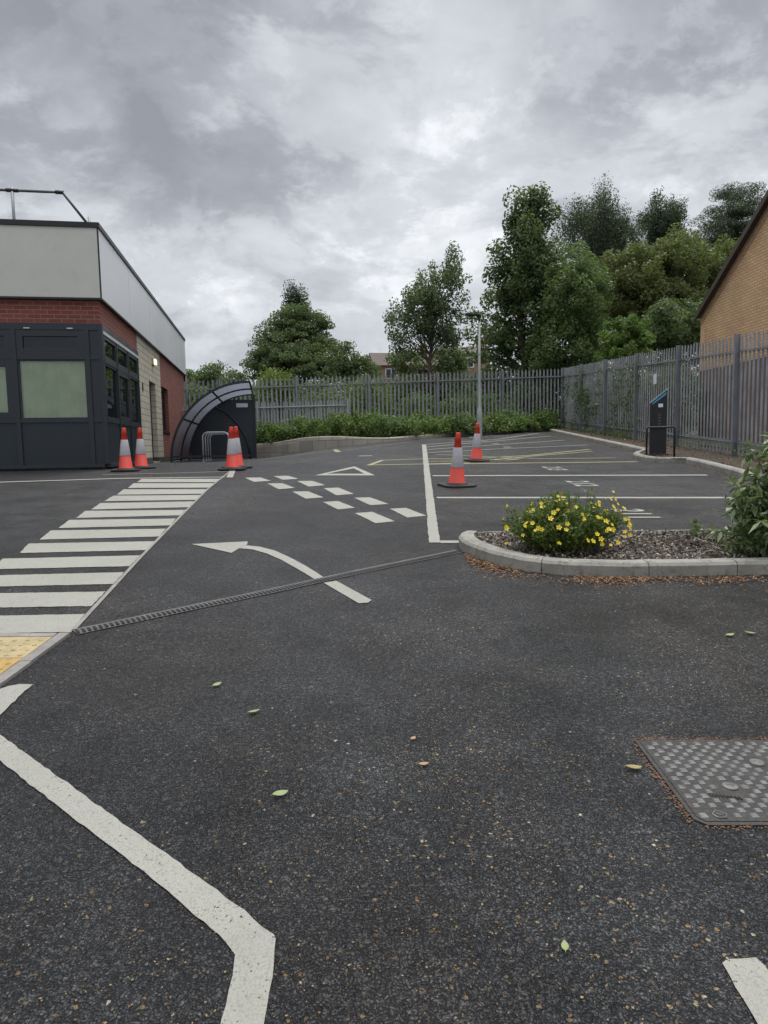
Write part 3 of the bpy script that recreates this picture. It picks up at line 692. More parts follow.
palisade((-1.25,24.95), (-7.6,23.9), 1.35, 1.20, 1.60, 3.2, 'lower pale galvanised palisade panel between bike shelter and shrubs', (galvl, galvl), 1, pitch=.11, pale_w=.07)

# ------------------------------------------------------------------ office building on the left
TH = R(9.557); bz = .88
bld = empty('office_building', (-5.03, 12.56, bz), TH, 'single storey office with white cladding, red and cream brick and dark window frames', 'building')
def part(mb, name, m, parent=bld, **k): return mb.build(name, m, parent, **k)
Lb = 12.85; Wb = 11.0; top = 4.36; cb = 3.06; hd = 2.62
# walls: inner core behind everything, kept clear of the glazing
part(MB().box(-Wb,.02,hd,-.02,.30,cb), 'front_brick_band', redbrick, uv=True)
part(MB().box(-.30,.305,hd,-.021,3.58,cb), 'side_brick_band', redbrick, uv=True)
part(MB().box(-.30,3.58,.16,-.02,5.02,cb).box(-.30,5.02,2.10,-.02,6.0,cb).box(-.30,6.0,.16,-.02,6.97,cb), 'cream_block_wall', creambrick, uv=True)
part(MB().box(-.30,6.97,.16,-.022,7.05,cb).box(-.30,7.05,.16,-.022,8.35,.88).box(-.30,7.05,2.15,-.022,8.35,cb).box(-.30,8.35,.16,-.022,Lb,cb), 'red_brick_wall', redbrick, uv=True)
part(MB().box(-.31,3.58,-.6,-.012,5.02,.16).box(-.31,6.0,-.6,-.012,Lb+.01,.16), 'plinth', dpc, uv=True)
part(MB().box(-Wb,Lb-.3,-.6,-.3,Lb,cb).box(-Wb,.3,-.6,-Wb+.3,Lb-.3,cb), 'back_wall', redbrick, uv=True)
part(MB().box(-Wb+.3,.3,2.95,-.31,Lb-.3,3.03), 'ceiling_slab', mat('ceiling', (.6,.6,.58), .9))
part(MB().box(-Wb+.3,.3,.0,-.31,Lb-.3,.05), 'floor_slab', mat('carpet', (.08,.08,.09), .9))
# cladding panels with open joints
jx = [-Wb, -8.2, -4.1, .03]
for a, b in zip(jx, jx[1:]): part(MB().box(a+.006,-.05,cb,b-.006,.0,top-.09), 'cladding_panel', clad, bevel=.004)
jy = [-.04, 2.6, 5.2, 7.8, 10.4, Lb+.02]
for a, b in zip(jy, jy[1:]): part(MB().box(-.012,a+.006,cb+.002,.045,b-.006,top-.09), 'cladding_panel', clad_lit, bevel=.004)
part(MB().box(-Wb,-.06,cb-.035,.05,.012,cb-.001).box(.0,.013,cb-.034,.052,Lb+.03,cb-.002), 'drip_trim', blackm)
part(MB().box(.024,-.054,cb,.05,-.044,top-.09), 'corner_trim', blackm)
part(MB().box(-Wb,-.075,top-.09,.07,.12,top).box(-.12,.121,top-.088,.07,Lb+.05,top-.002), 'roof_capping', blackm, bevel=.004)
part(MB().box(-Wb+.1,.12,top-.35,-.12,Lb-.02,top-.25), 'roof_deck', mat('roof_felt', (.1,.1,.1), .9))
part(MB().tube([(.03,Lb-.12,.1),(.03,Lb-.12,3.02)], .05, 10), 'rainwater_pipe', blackm, smooth=True)
# front curtain wall: modules 1.3 m wide
def window(parent, x0, x1, z0, z1, y, m, fr=.06, depth=.07, name='window', axis='x', sash=0, gm=None):
    """frame + pane; on the front (axis x) or the side (axis y)"""
    def bx(mb, a0, d0, b0, a1, d1, b1):
        if axis == 'x': mb.box(a0, d0, b0, a1, d1, b1)
        else: mb.box(-d1, a0, b0, -d0, a1, b1)
    mb = MB(); bx(mb, x0,y,z0,x0+fr,y+depth,z1); bx(mb, x1-fr,y,z0,x1,y+depth,z1); bx(mb, x0+fr,y,z1-fr,x1-fr,y+depth,z1); bx(mb, x0+fr,y,z0,x1-fr,y+depth,z0+fr)
    f = part(mb, name, m, parent, bevel=.004)
    mb = MB(); bx(mb, x0+fr,y+.035,z0+fr,x1-fr,y+.043,z1-fr); part(mb, 'pane', gm or window_dark, f)
    return f
cw0 = .0
part(MB().box(-Wb,-.012,2.50,-.061,.019,hd), 'head_frame', navy, bevel=.003); part(MB().box(-Wb,-.03,.04,-.061,.04,.10), 'sill', navy, bevel=.003)
mull = [-.25-1.23*k for k in range(9)]
for xm in mull: part(MB().box(xm-.05,-.02,.10,xm+.03,.08,2.50), 'mullion', navy, bevel=.004)
for k in range(8):
    b, a = mull[k]-.05, mull[k+1]+.03
    window(bld, a, b, 2.06, 2.50, -.005, navy, fr=.115, name='vent_window')
    part(MB().box(a,-.012,1.98,b,.07,2.06), 'transom', navy, bevel=.004); part(MB().box(a,-.012,.86,b,.07,.93), 'transom', navy, bevel=.004)
    if k % 2 == 0: window(bld, a, b, .93, 1.98, .0, navy, fr=.022, name='window', gm=window_clear)
    else: window(bld, a, b, .93, 1.98, -.01, navy, fr=.12, name='opening_window', gm=window_clear)
    part(MB().box(a,.015,.10,b,.06,.86), 'infill_panel', navyp)
    # hanging fabric blind behind the pane, gently folded
    mb = MB(); xs_ = np.linspace(a, b, 90)
    for x in xs_:
        yy = .085+.010*math.sin(x*46+math.sin(x*9)*2); mb.v += [(x, yy, .9), (x, yy, 2.02)]
    for j in range(len(xs_)-1): mb.f.append((2*j, 2*j+2, 2*j+3, 2*j+1))
    part(mb, 'blind', blindm, smooth=True)
part(MB().box(-.22,.012,.10,-.061,.06,2.50), 'corner_panel', navyp)
part(MB().box(-.22,-.008,.86,-.061,.07,.93), 'transom', navy, bevel=.003)
part(MB().box(-.22,-.008,1.98,-.061,.07,2.06), 'transom', navy, bevel=.003)
part(MB().box(-.06,-.012,.10,.012,.07,hd), 'corner_post', navy, bevel=.005)
part(MB().box(-Wb,.05,-.5,-.06,.14,.04).box(-.14,.14,-.5,-.05,3.5,.04), 'plinth', dpc, uv=True)
part(MB().box(-1.05,.01,-.06,-.5,.049,.03), 'air_vent', blackm)
for k in range(8):
    for xx in (mull[k]-.28, mull[k]-1.0): part(MB().box(xx-.05,-.03,2.515,xx+.05,-.001,2.535), 'trickle_vent', steel)
# side curtain wall (0 .. 3.5)
ys_ = [.10, 1.20, 2.32, 3.46]
part(MB().box(-.05,.07,2.50,.014,3.52,2.61), 'head_frame', navy, bevel=.003); part(MB().box(-.07,.07,.04,.03,3.52,.10), 'sill', navy, bevel=.003)
part(MB().box(-.03,.05,2.44,.022,3.52,2.50), 'head_flashing', steel, bevel=.003)
for k in range(3):
    a, b = ys_[k], ys_[k+1]
    window(bld, a+.03, b-.03, 2.0, 2.44, -.004, steel if False else navy, fr=.07, name='vent_window', axis='y')
    window(bld, a+.03, b-.03, .93, 1.94, -.004 if k == 1 else .004, navy, fr=.10 if k == 1 else .04, name='opening_window' if k == 1 else 'window', axis='y')
    part(MB().box(-.06,a+.03,.10,-.01,b-.03,.86), 'infill_panel', navyp)
    part(MB().box(-.06,a+.03,1.94,.008,b-.03,2.0), 'transom', navy, bevel=.003); part(MB().box(-.06,a+.03,.86,.008,b-.03,.93), 'transom', navy, bevel=.003)
for y in ys_[1:]: part(MB().box(-.07,y-.03,.10,.016,y+.03,2.44), 'mullion', navy, bevel=.004)
# doorway and small window in the side wall
d = part(MB().box(-.19,5.02,.05,-.14,5.10,2.10).box(-.19,5.92,.05,-.14,6.0,2.10).box(-.19,5.10,2.02,-.14,5.92,2.10), 'door_frame', navy, bevel=.003)
part(MB().box(-.18,5.10,.05,-.15,5.92,2.02), 'door', navyp, d, bevel=.003)
part(MB().tube([(-.13,5.2,.95),(-.09,5.2,.95),(-.09,5.2,1.25),(-.13,5.2,1.25)], .012, 8), 'handle', steel, d, smooth=True)
part(MB().box(-.30,5.02,-.5,.02,6.0,.05), 'doorstep', kerbm)
w2 = part(MB().box(-.17,7.05,.88,-.11,7.11,2.15).box(-.17,8.29,.88,-.11,8.35,2.15).box(-.17,7.11,2.09,-.11,8.29,2.15).box(-.17,7.11,.88,-.11,8.29,.94).box(-.17,7.67,.94,-.11,7.73,2.09), 'window', navy, bevel=.003)
part(MB().box(-.15,7.11,.94,-.14,7.67,2.09).box(-.15,7.73,.94,-.14,8.29,2.09), 'pane', window_dark, w2)
part(MB().box(-.12,7.02,.84,.01,8.38,.879), 'sill', blackm, w2)
# bulkhead light, switched on
le = bpy.data.materials.new('lamp_lens'); le.use_nodes = True; nn_ = NT(le.node_tree); em = nn_.n('ShaderNodeEmission', i_Strength=1.6); em.inputs[0].default_value = (1,.86,.5,1); oo = nn_.n('ShaderNodeOutputMaterial'); nn_.l(em.outputs[0], oo.inputs[0])
lt = part(MB().box(-.02,5.62,2.56,.03,5.88,2.74), 'bulkhead_light', mat('lamp_case', (.45,.42,.30), .5), bevel=.012)
part(MB().box(.028,5.64,2.58,.075,5.86,2.72), 'lens', le, lt, bevel=.02)
part(MB().box(-.02,4.0,1.75,-.005,4.1,1.95), 'wall_sign', blackm)
# safety rail on the roof
rl = [(-Wb,.25,4.98),(-.72,.25,4.98),(-.45,.25,4.66+.0)]
part(MB().tube([(-Wb,.3,4.97),(-.9,.3,4.97),(-.60,.3,4.97),(-.22,.3,4.46)], .024, 10), 'safety_rail', mat('rail_grey', (.10,.105,.11), .5, metal=.3), smooth=True)
for xx, zt_ in ((-1.44,5.02),(-.17,4.56),(-6.0,5.02)): part(MB().tube([(xx,.3,4.12),(xx,.3,zt_)], .026, 10), 'rail_stanchion', galvl, smooth=True)
for xa, xb in ((-1.54,-1.34),(-.72,-.58)): part(MB().tube([(xa,.3,4.97),(xb,.3,4.97)], .034, 10), 'rail_clamp', blackm, smooth=True)

# ------------------------------------------------------------------ bike shelter
s_dir = Vector((-.166,.986)); sh0 = Vector((-5.64, 18.25)); shz = L0
sh = empty('bike_shelter', (sh0.x, sh0.y, shz), TH, 'dark curved bike shelter with smoked roof panels and solid end panel beside the office', 'bike shelter')
Rr = 2.12; depth = 4.3; frame_m = mat('shelter_frame', (.018,.021,.028), .4)
def arc(y, r=Rr, a0=0, a1=90, k=24): return [(Rr-r*math.cos(R(a0+(a1-a0)*i/k)), y, r*math.sin(R(a0+(a1-a0)*i/k))) for i in range(k+1)]
for y in (0, 2.15, depth):
    mb = MB(); pts = arc(y, Rr-.03); nrm_ = arc(y, Rr+.03)
    for i in range(len(pts)-1):
        a, b, c, e = pts[i], pts[i+1], nrm_[i+1], nrm_[i]
        mb.prism([(a[0],y-.03,a[2]),(b[0],y-.03,b[2]),(c[0],y-.03,c[2]),(e[0],y-.03,e[2])], (0,.06,0))
    part(mb, 'rib', frame_m, sh)
for a in (2, 33, 62, 90):
    x, z = Rr-Rr*math.cos(R(a)), Rr*math.sin(R(a)); part(MB().tube([(x,-.0,z),(x,depth,z)], .028, 8), 'purlin', frame_m, sh, smooth=True)
for y0_, y1_ in ((.035, 2.115), (2.185, depth-.035)):
    mb = MB(); p_ = arc(0, Rr+.012, 3, 90); 
    mb.v = [(a[0], yy, a[2]) for a in p_ for yy in (y0_, y1_)]; mb.f = [(2*i, 2*i+2, 2*i+3, 2*i+1) for i in range(len(p_)-1)]
    o = part(mb, 'roof_sheet', polym, sh, smooth=True)
# end panel: solid, following the curve, cut off below the roof
pe = [(x, depth+.03, z) for x, _, z in arc(0, Rr-.02, 10, 68)]+[(Rr+.06,depth+.03,1.95),(Rr+.06,depth+.03,.02)]
pe = [(pe[0][0],depth+.03,.02)]+pe
part(MB().prism(pe, (0,.03,0)), 'end_panel', navyp, sh)
part(MB().prism([(Rr-.55,depth-.02,1.70),(Rr-.18,depth-.02,1.70),(Rr-.18,depth-.02,1.83),(Rr-.55,depth-.02,1.83)], (0,.02,0)), 'notice', signw, sh)
part(MB().tube([(Rr*.42,depth-.04,1.72),(1.25,depth-.04,1.52),(1.6,depth-.04,1.15),(1.85,depth-.04,.7),(1.95,depth-.04,.3),(1.96,depth-.04,0)], .035, 8), 'brace', frame_m, sh, smooth=True)
part(MB().box(0,-.02,.12,Rr*.98,.02,.17), 'base_rail', frame_m, sh)
part(MB().box(Rr-.0,depth-.06,0,Rr+.06,depth+.02,2.10), 'post', frame_m, sh)
h0 = None
lab = ['nearest', 'second nearest', 'second farthest', 'farthest']
for k in range(4):
    if h0 is None:
        h0 = empty('cycle_hoop', (0,0,0), TH, None, 'bike rack', 'silver cycle hoops inside the bike shelter')
        pts = [(0,0,0),(0,0,.66)]+[(.14-.14*math.cos(R(a)),0,.66+.14*math.sin(R(a))) for a in (22,45,67,90)]+[(.56+.14*math.sin(R(a)),0,.66+.14*math.cos(R(a))) for a in (0,22,45,67,90)]+[(.70,0,0)]
        part(MB().tube(pts, .019, 10), 'bent_tube', steel, h0, smooth=True)
        part(MB().lathe([(.05,0),(.05,.008),(.02,.01)], (0,0,0), 12).lathe([(.05,0),(.05,.008),(.02,.01)], (.7,0,0), 12), 'foot_plates', steel, h0); o = h0
    else: o = copy_tree(h0)
    p = Vector((-4.98, 19.0))+s_dir*(.82*k); o.location = (p.x, p.y, L0+.002)
    o['label'] = 'silver cycle hoop in the bike shelter, %s of the four to the camera' % lab[k]

# ------------------------------------------------------------------ traffic cones
def make_cone():
    root = empty('traffic_cone', (0,0,0))
    mb = MB(); oc = [(.235,.15),(.15,.235),(-.15,.235),(-.235,.15),(-.235,-.15),(-.15,-.235),(.15,-.235),(.235,-.15)]
    mb.prism([(x,y,.0) for x,y in oc], (0,0,.028)); mb.lathe([(.165,.028),(.145,.05),(.13,.052)], seg=24); mb.build('base', rubber, root, bevel=.006)
    f = lambda z: .122+(.030-.122)*z/.75
    MB().lathe([(.135,.03),(.128,.05),(f(.06),.06),(f(.27),.27),(f(.27)-.003,.272)], seg=32).build('lower_body', orange, root, smooth=True)
    MB().lathe([(f(.268)+.003,.268),(f(.268)+.004,.272),(f(.545)+.004,.541),(f(.545)+.001,.545)], seg=32).build('reflective_band', sleeve, root, smooth=True)
    MB().lathe([(f(.545)-.002,.543),(f(.545),.546),(f(.64),.64),(f(.64)+.006,.645),(f(.70),.70),(.034,.735),(.030,.75),(.018,.752),(.015,.73)], seg=32).build('tip', orange, root, smooth=True)
    return root
c0 = make_cone()
cones = [((-4.52,12.02), 12, 'traffic cone at the office corner, the nearer of the two standing there', 0),
         ((-4.50,12.74), 30, 'traffic cone by the office windows, partly behind another cone', 0),
         ((-2.66,12.08), 5, 'traffic cone before the bike shelter, front one of a tight pair', 0),
         ((-2.66,12.47), 40, 'traffic cone before the bike shelter, almost hidden behind its twin', 0),
         ((1.04,9.68), 20, 'nearest and largest traffic cone, standing alone on the bay lines', 0),
         ((1.87,13.76), 33, 'traffic cone on the yellow lines in front of the lamp post', 0)]
for k, ((x, y), a, lb, dz) in enumerate(cones):
    o = c0 if k == 0 else copy_tree(c0); o.location = (x, y, H(x,y)+.002+dz); o.rotation_euler = (R(4), 0, R(a)) if x > 0 else (0,0,R(a))
    tag(o, 'orange and white '+lb, 'traffic cone', 'orange and white traffic cones')

# ------------------------------------------------------------------ lamp post
lx, ly = 3.29, 23.3; lz = H(lx,ly)+.10
lp = empty('lamp_post', (lx,ly,lz), 0, 'slim pale steel lamp post with flat head at the back of the car park', 'lamp post')
MB().lathe([(.085,-.1),(.085,.72),(.075,.80),(.042,.92),(.040,1.9),(.034,3.72),(.0,3.72)], seg=16).build('pole', postm, lp, smooth=True)
MB().box(-.055,-.088,.25,.055,-.080,.62).build('door', postm, lp, bevel=.003)
MB().lathe([(.05,2.62),(.05,2.68)], seg=14).build('band', postm, lp)
MB().tube([(0,0,3.68),(0,0,3.86),(-.08,0,3.90)], .035, 10).build('bracket', blackm, lp, smooth=True)
MB().prism([(-.46,-.09,3.93),(-.40,-.13,3.93),(-.02,-.12,3.90),(.06,-.06,3.89),(.06,.06,3.89),(-.02,.12,3.90),(-.40,.13,3.93),(-.46,.09,3.93)], (0,0,.055)).build('lamp_head', blackm, lp, bevel=.012)

# ------------------------------------------------------------------ payment / charging machine with hoop guard
mx_, my_ = 5.67, 14.15; mz = H(mx_,my_)+.10
mc = empty('payment_machine', (mx_,my_,mz), R(-20), 'slim black payment machine with slanted blue screen standing on the kerbed island', 'payment machine')
hw, dp = .16, .12
pf = [(-hw,0,0),(hw,0,0),(hw,0,1.30),(-hw,0,1.03)]
MB().prism([(x,-dp,z) for x,_,z in pf], (0,2*dp,0)).build('body', mat('machine_black', (.007,.007,.008), .35), mc, bevel=.008)
sl_ = (1.30-1.03)/(2*hw); zt = lambda x: 1.03+(x+hw)*sl_
MB().prism([(-hw-.01,-dp-.012,zt(-hw)+.006),(hw+.01,-dp-.012,zt(hw)+.012),(hw+.01,-dp-.012,zt(hw)+.04),(-hw-.01,-dp-.012,zt(-hw)+.034)], (0,2*dp+.024,0)).build('sloping_hood', mat('hood_blue_grey', (.30,.42,.50), .3), mc, bevel=.005)
scr = mat('blue_screen', (.05,.28,.42), .2, var=.2)
MB().prism([(-hw+.04,-dp-.006,zt(-hw+.04)-.05),(hw-.02,-dp-.006,zt(hw-.02)-.07),(hw-.02,-dp-.006,zt(hw-.02)-.02),(-hw+.04,-dp-.006,zt(-hw+.04)-.015)], (0,.005,0)).build('screen', scr, mc)
MB().box(-.005,-dp-.008,.96,.08,-dp-.001,1.03).build('label', signw, mc)
fm = mat('faint_mark', (.06,.06,.065), .5)
mb = MB()
for k in range(5): mb.box(-.01,-dp-.006,.55+k*.06,.05,-dp-.001,.585+k*.06)
mb.build('faint_lettering', fm, mc)
MB().box(-hw-.05,-.18,-.02,hw+.05,.18,.012).build('foot', blackm, mc, bevel=.004)
gh = empty('hoop_guard', (mx_-.09,my_-.36,H(mx_,my_-.33)+.09), R(-20), 'black tubular hoop guard in front of the payment machine', 'guard rail')
MB().tube([(-.26,0,-.05),(-.26,0,.55),(-.24,0,.585),(.24,0,.585),(.26,0,.55),(.26,0,-.05)], .02, 8).build('tube', blackm, gh, smooth=True)
fs = MB().box(-.003,-.10,0,.003,.10,.26).build('fence_notice', signw, None, bevel=.001)
fs.location = (FX(18.1)-.075, 18.1, 2.72); tag(fs, 'small blank white notice fixed to the right fence above the payment machine', 'sign')

# ------------------------------------------------------------------ brick building beyond the right fence
gb = empty('brick_building', (9.62, 16.55, 1.0), R(2.2), 'orange brick gable-ended building with brown brick base beyond the right fence', 'building')
# local y runs along the gable wall; far corner at +4.05
hy = 4.05; ze = 3.86; za = 6.55; zb = 2.28
fa = lambda y: za-(za-ze)*abs(y)/hy
def gw(mb, y0, y1, z0, x=0, th=.3): mb.prism([(x,y0,z0),(x,y1,z0),(x,y1,fa(y1)),(x,0,za),(x,y0,fa(y0))] if y0 < 0 < y1 else [(x,y0,z0),(x,y1,z0),(x,y1,fa(y1)),(x,y0,fa(y0))], (th,0,0)); return mb
part(gw(MB(), -hy, hy, zb), 'gable_wall', orangebrick, gb, uv=True)
part(MB().box(.012,-hy,-.6,.3,hy,zb), 'brown_base_wall', brownbrick, gb, uv=True)
mb = MB(); bw = .24
for sgn in (1, -1):
    y0, y1 = (0, hy) if sgn > 0 else (-hy, 0)
    mb.prism([(-.012,y0,fa(y0)-bw-.02 if sgn>0 else fa(y0)-bw),(-.012,y1,fa(y1)-bw),(-.012,y1,fa(y1)-.001),(-.012,y0,fa(y0)-.001)], (.0115,0,0))
part(mb, 'raking_brick_band', orangeband, gb, uv=True)
part(MB().box(-.012,hy-.30,zb,-.0005,hy-.002,ze-.26), 'corner_brick_band', orangebrick, gb, uv=True)
part(MB().box(.3,hy-.3,-.6,7,hy,ze), 'return_wall', orangebrick, gb, uv=True)
for sgn in (1, -1):
    mb = MB(); e = hy+.07; zz_ = lambda y: za+.02-(za-ze)*y/hy
    mb.prism([(-.16,0,zz_(0)),(-.16,sgn*e,zz_(e)),(-.16,sgn*e,zz_(e)+.10),(-.16,0,zz_(0)+.10)], (7.4,0,0)); part(mb, 'roof_slope', tile, gb)
    mb = MB(); mb.prism([(-.19,0,zz_(0)-.09),(-.19,sgn*e,zz_(e)-.09),(-.19,sgn*e,zz_(e)+.075),(-.19,0,zz_(0)+.075)], (.028,0,0)); part(mb, 'bargeboard', mat('bargeboard', (.06,.045,.035), .6), gb)
part(MB().tube([(-.05,-.12,-.5),(-.05,-.12,za-.5)], .045, 10), 'rainwater_pipe', mat('brown_pipe', (.12,.04,.025), .5), gb, smooth=True)

# ------------------------------------------------------------------ foliage tools
def leaf_quads(c, size, nrm_bias=None, aspect=.55, up_bias=.35, fold=.0):
    """rhombic leaves at centres c (N,3)"""
    N = len(c); nr = rng.normal(size=(N,3)); nr[:,2] += up_bias*2
    if nrm_bias is not None: nr += nrm_bias
    nr /= np.linalg.norm(nr, axis=1)[:,None]+1e-9
    a = rng.normal(size=(N,3)); a -= nr*np.sum(a*nr, axis=1)[:,None]; a /= np.linalg.norm(a, axis=1)[:,None]+1e-9
    b = np.cross(nr, a); s = size*rng.uniform(.6, 1.25, size=(N,1)) if np.isscalar(size) else size[:,None]*rng.uniform(.6,1.25,size=(N,1))
    v = np.empty((N,4,3)); v[:,0] = c-a*s*.5; v[:,1] = c+b*s*.5*aspect-nr*s*.08+a*s*.08; v[:,2] = c+a*s*.5-nr*s*.12; v[:,3] = c-b*s*.5*aspect-nr*s*.08+a*s*.08
    return v.reshape(-1,3)
def cluster_centres(ells, n_cl, shell=.55):
    vol = np.array([e[3]*e[4]*e[5]*(e[6] if len(e) > 6 else 1) for e in ells])**.8; pick = rng.choice(len(ells), n_cl, p=vol/vol.sum()); out = []
    for k in pick:
        e = ells[k]; d = rng.normal(size=3); d /= np.linalg.norm(d); r = (1-shell*rng.uniform()**1.6)
        out.append([e[0]+d[0]*e[3]*r, e[1]+d[1]*e[4]*r, e[2]+d[2]*e[5]*r])
    return np.array(out)
def tree(name, base, h_trunk, r_trunk, ells, n_cl, per, rc, leaf, lm, label, cat='tree', group='trees beyond the fences', bm_=None, droop=0, flat=.75, shell=.55, limbs=26, aspect=.6, top=None):
    """ells in coordinates relative to base: (dx, dy, dz, rx, ry, rz)"""
    bm_ = bm_ or bark; x0, y0 = base; z0 = back_z(x0,y0) if y0 > 24 and x0 < 7.4 else H(x0,y0)+.1
    root = empty(name, (x0,y0,z0), 0, label, cat, group)
    cc = cluster_centres(ells, n_cl, shell)
    rad = rc*rng.uniform(.55, 1.3, size=n_cl); rep = np.repeat(np.arange(n_cl), (per*(rad/rc)**1.6).astype(int)+4)
    g = rng.normal(size=(len(rep),3)); g /= np.maximum(1, np.linalg.norm(g, axis=1)/1.45)[:,None]
    off = g*rad[rep][:,None]*np.array([.55,.55,.55*flat])
    if droop:
        dl = rng.uniform(0, 1, size=len(rep))**.8*droop*rad[rep]/rc; off[:,2] -= dl; off[:,:2] *= (1-.3*dl/droop/1.3)[:,None]
    else: off[:,2] -= .25*(off[:,0]**2+off[:,1]**2)/(rad[rep]+.01)
    c = cc[rep]+off
    out_ = off/np.maximum(np.linalg.norm(off, axis=1),1e-6)[:,None]
    np_mesh('crown', leaf_quads(c, leaf, out_*.9+(cc[rep]-np.mean(cc,0))/max(np.std(cc),1e-3)*.15, aspect), 4, lm, root)
    mb = MB(); top_z = top if top else sorted(e[2] for e in ells)[len(ells)//2]+.3; xm = np.mean([e[0] for e in ells]); ym = np.mean([e[1] for e in ells])
    def tr(t): return Vector((xm*t**1.3+.12*math.sin(t*5+x0), ym*t**1.3+.1*math.cos(t*4), top_z*t))
    mb.tube([tr(k/9) for k in range(10)], [r_trunk*(1-.88*k/9)+.008 for k in range(10)], 8)
    order = rng.permutation(n_cl)[:limbs]
    for k in order:
        q = Vector(cc[k]); t = min(max((q.z*.8-.25*(q.xy-Vector((xm,ym))).length)/top_z, h_trunk/top_z*.6), .93); a = tr(t)
        r0 = r_trunk*(1-.88*t)*.5+.006; mid = a.lerp(q, .5)+Vector((0,0,.12*(q-a).length))
        mb.tube([a, a.lerp(mid,.5)+Vector((rng.normal()*.05,rng.normal()*.05,.05)), mid, q], [r0, r0*.75, r0*.5, .008], 5, cap=False)
    mb.build('trunk', bm_, root, smooth=True)
    return root
def shrub(name, x, y, z, ells, n_cl, per, rc, leaf, lm, label, cat='shrub', group=None, stems=10, aspect=.55, shell=.5):
    root = empty(name, (x,y,z), 0, label, cat, group); cc = cluster_centres(ells, n_cl, shell); cc[:,2] = np.maximum(cc[:,2], .05)
    rep = np.repeat(np.arange(n_cl), per); off = rng.normal(size=(len(rep),3))*rc*.5
    c = cc[rep]+off; c[:,2] = np.maximum(c[:,2], .015); np_mesh('foliage', leaf_quads(c, leaf, off/rc*1.2, aspect), 4, lm, root)
    mb = MB()
    for k in range(min(stems, n_cl)):
        q = Vector(cc[k]); a = Vector((q.x*.15, q.y*.15, -.05)); mid = a.lerp(q, .5)+Vector((0,0,.08*q.length)); mb.tube([a, mid, q], [leaf*.10, leaf*.07, leaf*.03], 5, cap=False)
    mb.build('stems', stemm, root); return root

# ------------------------------------------------------------------ trees (distances are real: 30 to 90 m)
def px(u, v, y):     # design helper: the point at distance y seen at photo position, used to size trees where they stand
    d = rt*(u-384)-up*(v-512)+fw*683; k = y/d.y; return d.x*k, EZ+d.z*k
def ell(u0, u1, v0, v1, y, base, ry=None, dens=1, dy=0):
    xa, zt_ = px(u0, v0, y+dy); xb, zb_ = px(u1, v1, y+dy); bz_ = back_z(*base) if base[1] > 24 and base[0] < 7.4 else H(*base)+.1
    return ((xa+xb)/2-base[0], y+dy-base[1], (zt_+zb_)/2-bz_, abs(xb-xa)/2, ry or abs(xb-xa)/2*.9, abs(zt_-zb_)/2, dens)
b = (px(298,420,58)[0], 58)
tree('broadleaf_tree', b, 2, .4, [ell(262,345,350,392,56,b), ell(258,334,310,360,58,b,1.6), ell(250,344,332,378,58,b), ell(275,325,305,345,58,b), ell(247,300,352,382,58,b)], 560, 110, .75, .20, L_dark, 'dense dark domed tree beyond the back fence, below the narrow poplar top', flat=.45, shell=.4)
b = (px(297,400,78)[0], 78)
tree('poplar_tree', b, 6, .3, [ell(285,301,281,335,78,b), ell(296,311,285,335,78,b), ell(284,311,296,345,78,b)], 190, 80, .75, .22, L_grey, 'narrow upright poplar top poking above the domed tree', flat=1.4)
b = (px(345,400,52)[0], 52)
tree('broadleaf_tree', b, 1, .25, [ell(325,360,342,380,52,b), ell(338,378,358,385,52,b)], 130, 60, .6, .2, L_dark, 'low dark rounded tree just right of the domed tree')
for (u, v0, w, y, lm, lb) in [(214,363,30,82,L_dark,'far dark bushy tree over the bike shelter roof, the tallest of the low row'),(192,370,22,84,L_mid,'far mid green tree beside the office wall edge'),(238,368,22,80,L_dark,'far dark tree between the bike shelter top and domed tree')]:
    b = (px(u,400,y)[0], y); tree('broadleaf_tree', b, 1, .3, [ell(u-w/2,u+w/2,v0,v0+24,y,b), ell(u-w*.75,u+w*.7,v0+10,v0+34,y,b)], 90, 55, .95, .32, lm, lb)
b = (px(270,392,31)[0], 31)
shrub('spreading_bush', b[0], b[1], back_z(*b), [ell(250,292,373,392,31,b), ell(272,298,380,396,31,b)], 60, 60, .30, .12, L_yel, 'yellow green spreading bush showing over the back fence by the shelter', group='bushes beyond the back fence')
for (u0,u1,v0,y,lm,lb) in [(295,345,392,29,L_mid,'mid green bush seen through the back fence right of the yellow green bush'),(340,400,380,30,L_light,'light green bush topping the back fence below the far houses'),(398,440,396,28.6,L_mid,'leafy bush half seen through the back fence near the airy tree'),(440,520,392,29.2,L_light,'pale flecked bush behind the back fence by the lamp post'),(500,560,385,30.5,L_dark,'dark bush behind the back fence near its right corner')]:
    b = (px((u0+u1)/2,400,y)[0], y); shrub('wild_bush', b[0], b[1], back_z(*b), [ell(u0,u1,v0,430,y,b,.8)], 70, 60, .28, .11, lm, lb, group='bushes beyond the back fence')
# airy tree
b = (px(432,400,34)[0], 34)
tree('airy_tree', b, 2.5, .13, [ell(402,448,262,330,34,b,2), ell(440,470,246,310,34,b,1.3), ell(383,418,290,345,34,b,1.3), ell(425,472,300,360,34,b,1.5), ell(385,425,330,368,34,b,1.0,.5), ell(452,466,240,275,34,b,.5), ell(400,455,285,350,34,b,1.6)], 230, 85, .40, .13, L_blue, 'airy open tree with sky showing through, left of the lamp post', flat=1.1, shell=.85, limbs=80)
b = (px(410,400,40)[0], 40)
tree('broadleaf_tree', b, 1, .15, [ell(388,425,348,378,40,b), ell(430,470,345,380,40,b,dens=1.2)], 90, 55, .5, .18, L_dark, 'low dark tree under the airy tree, in front of far houses')
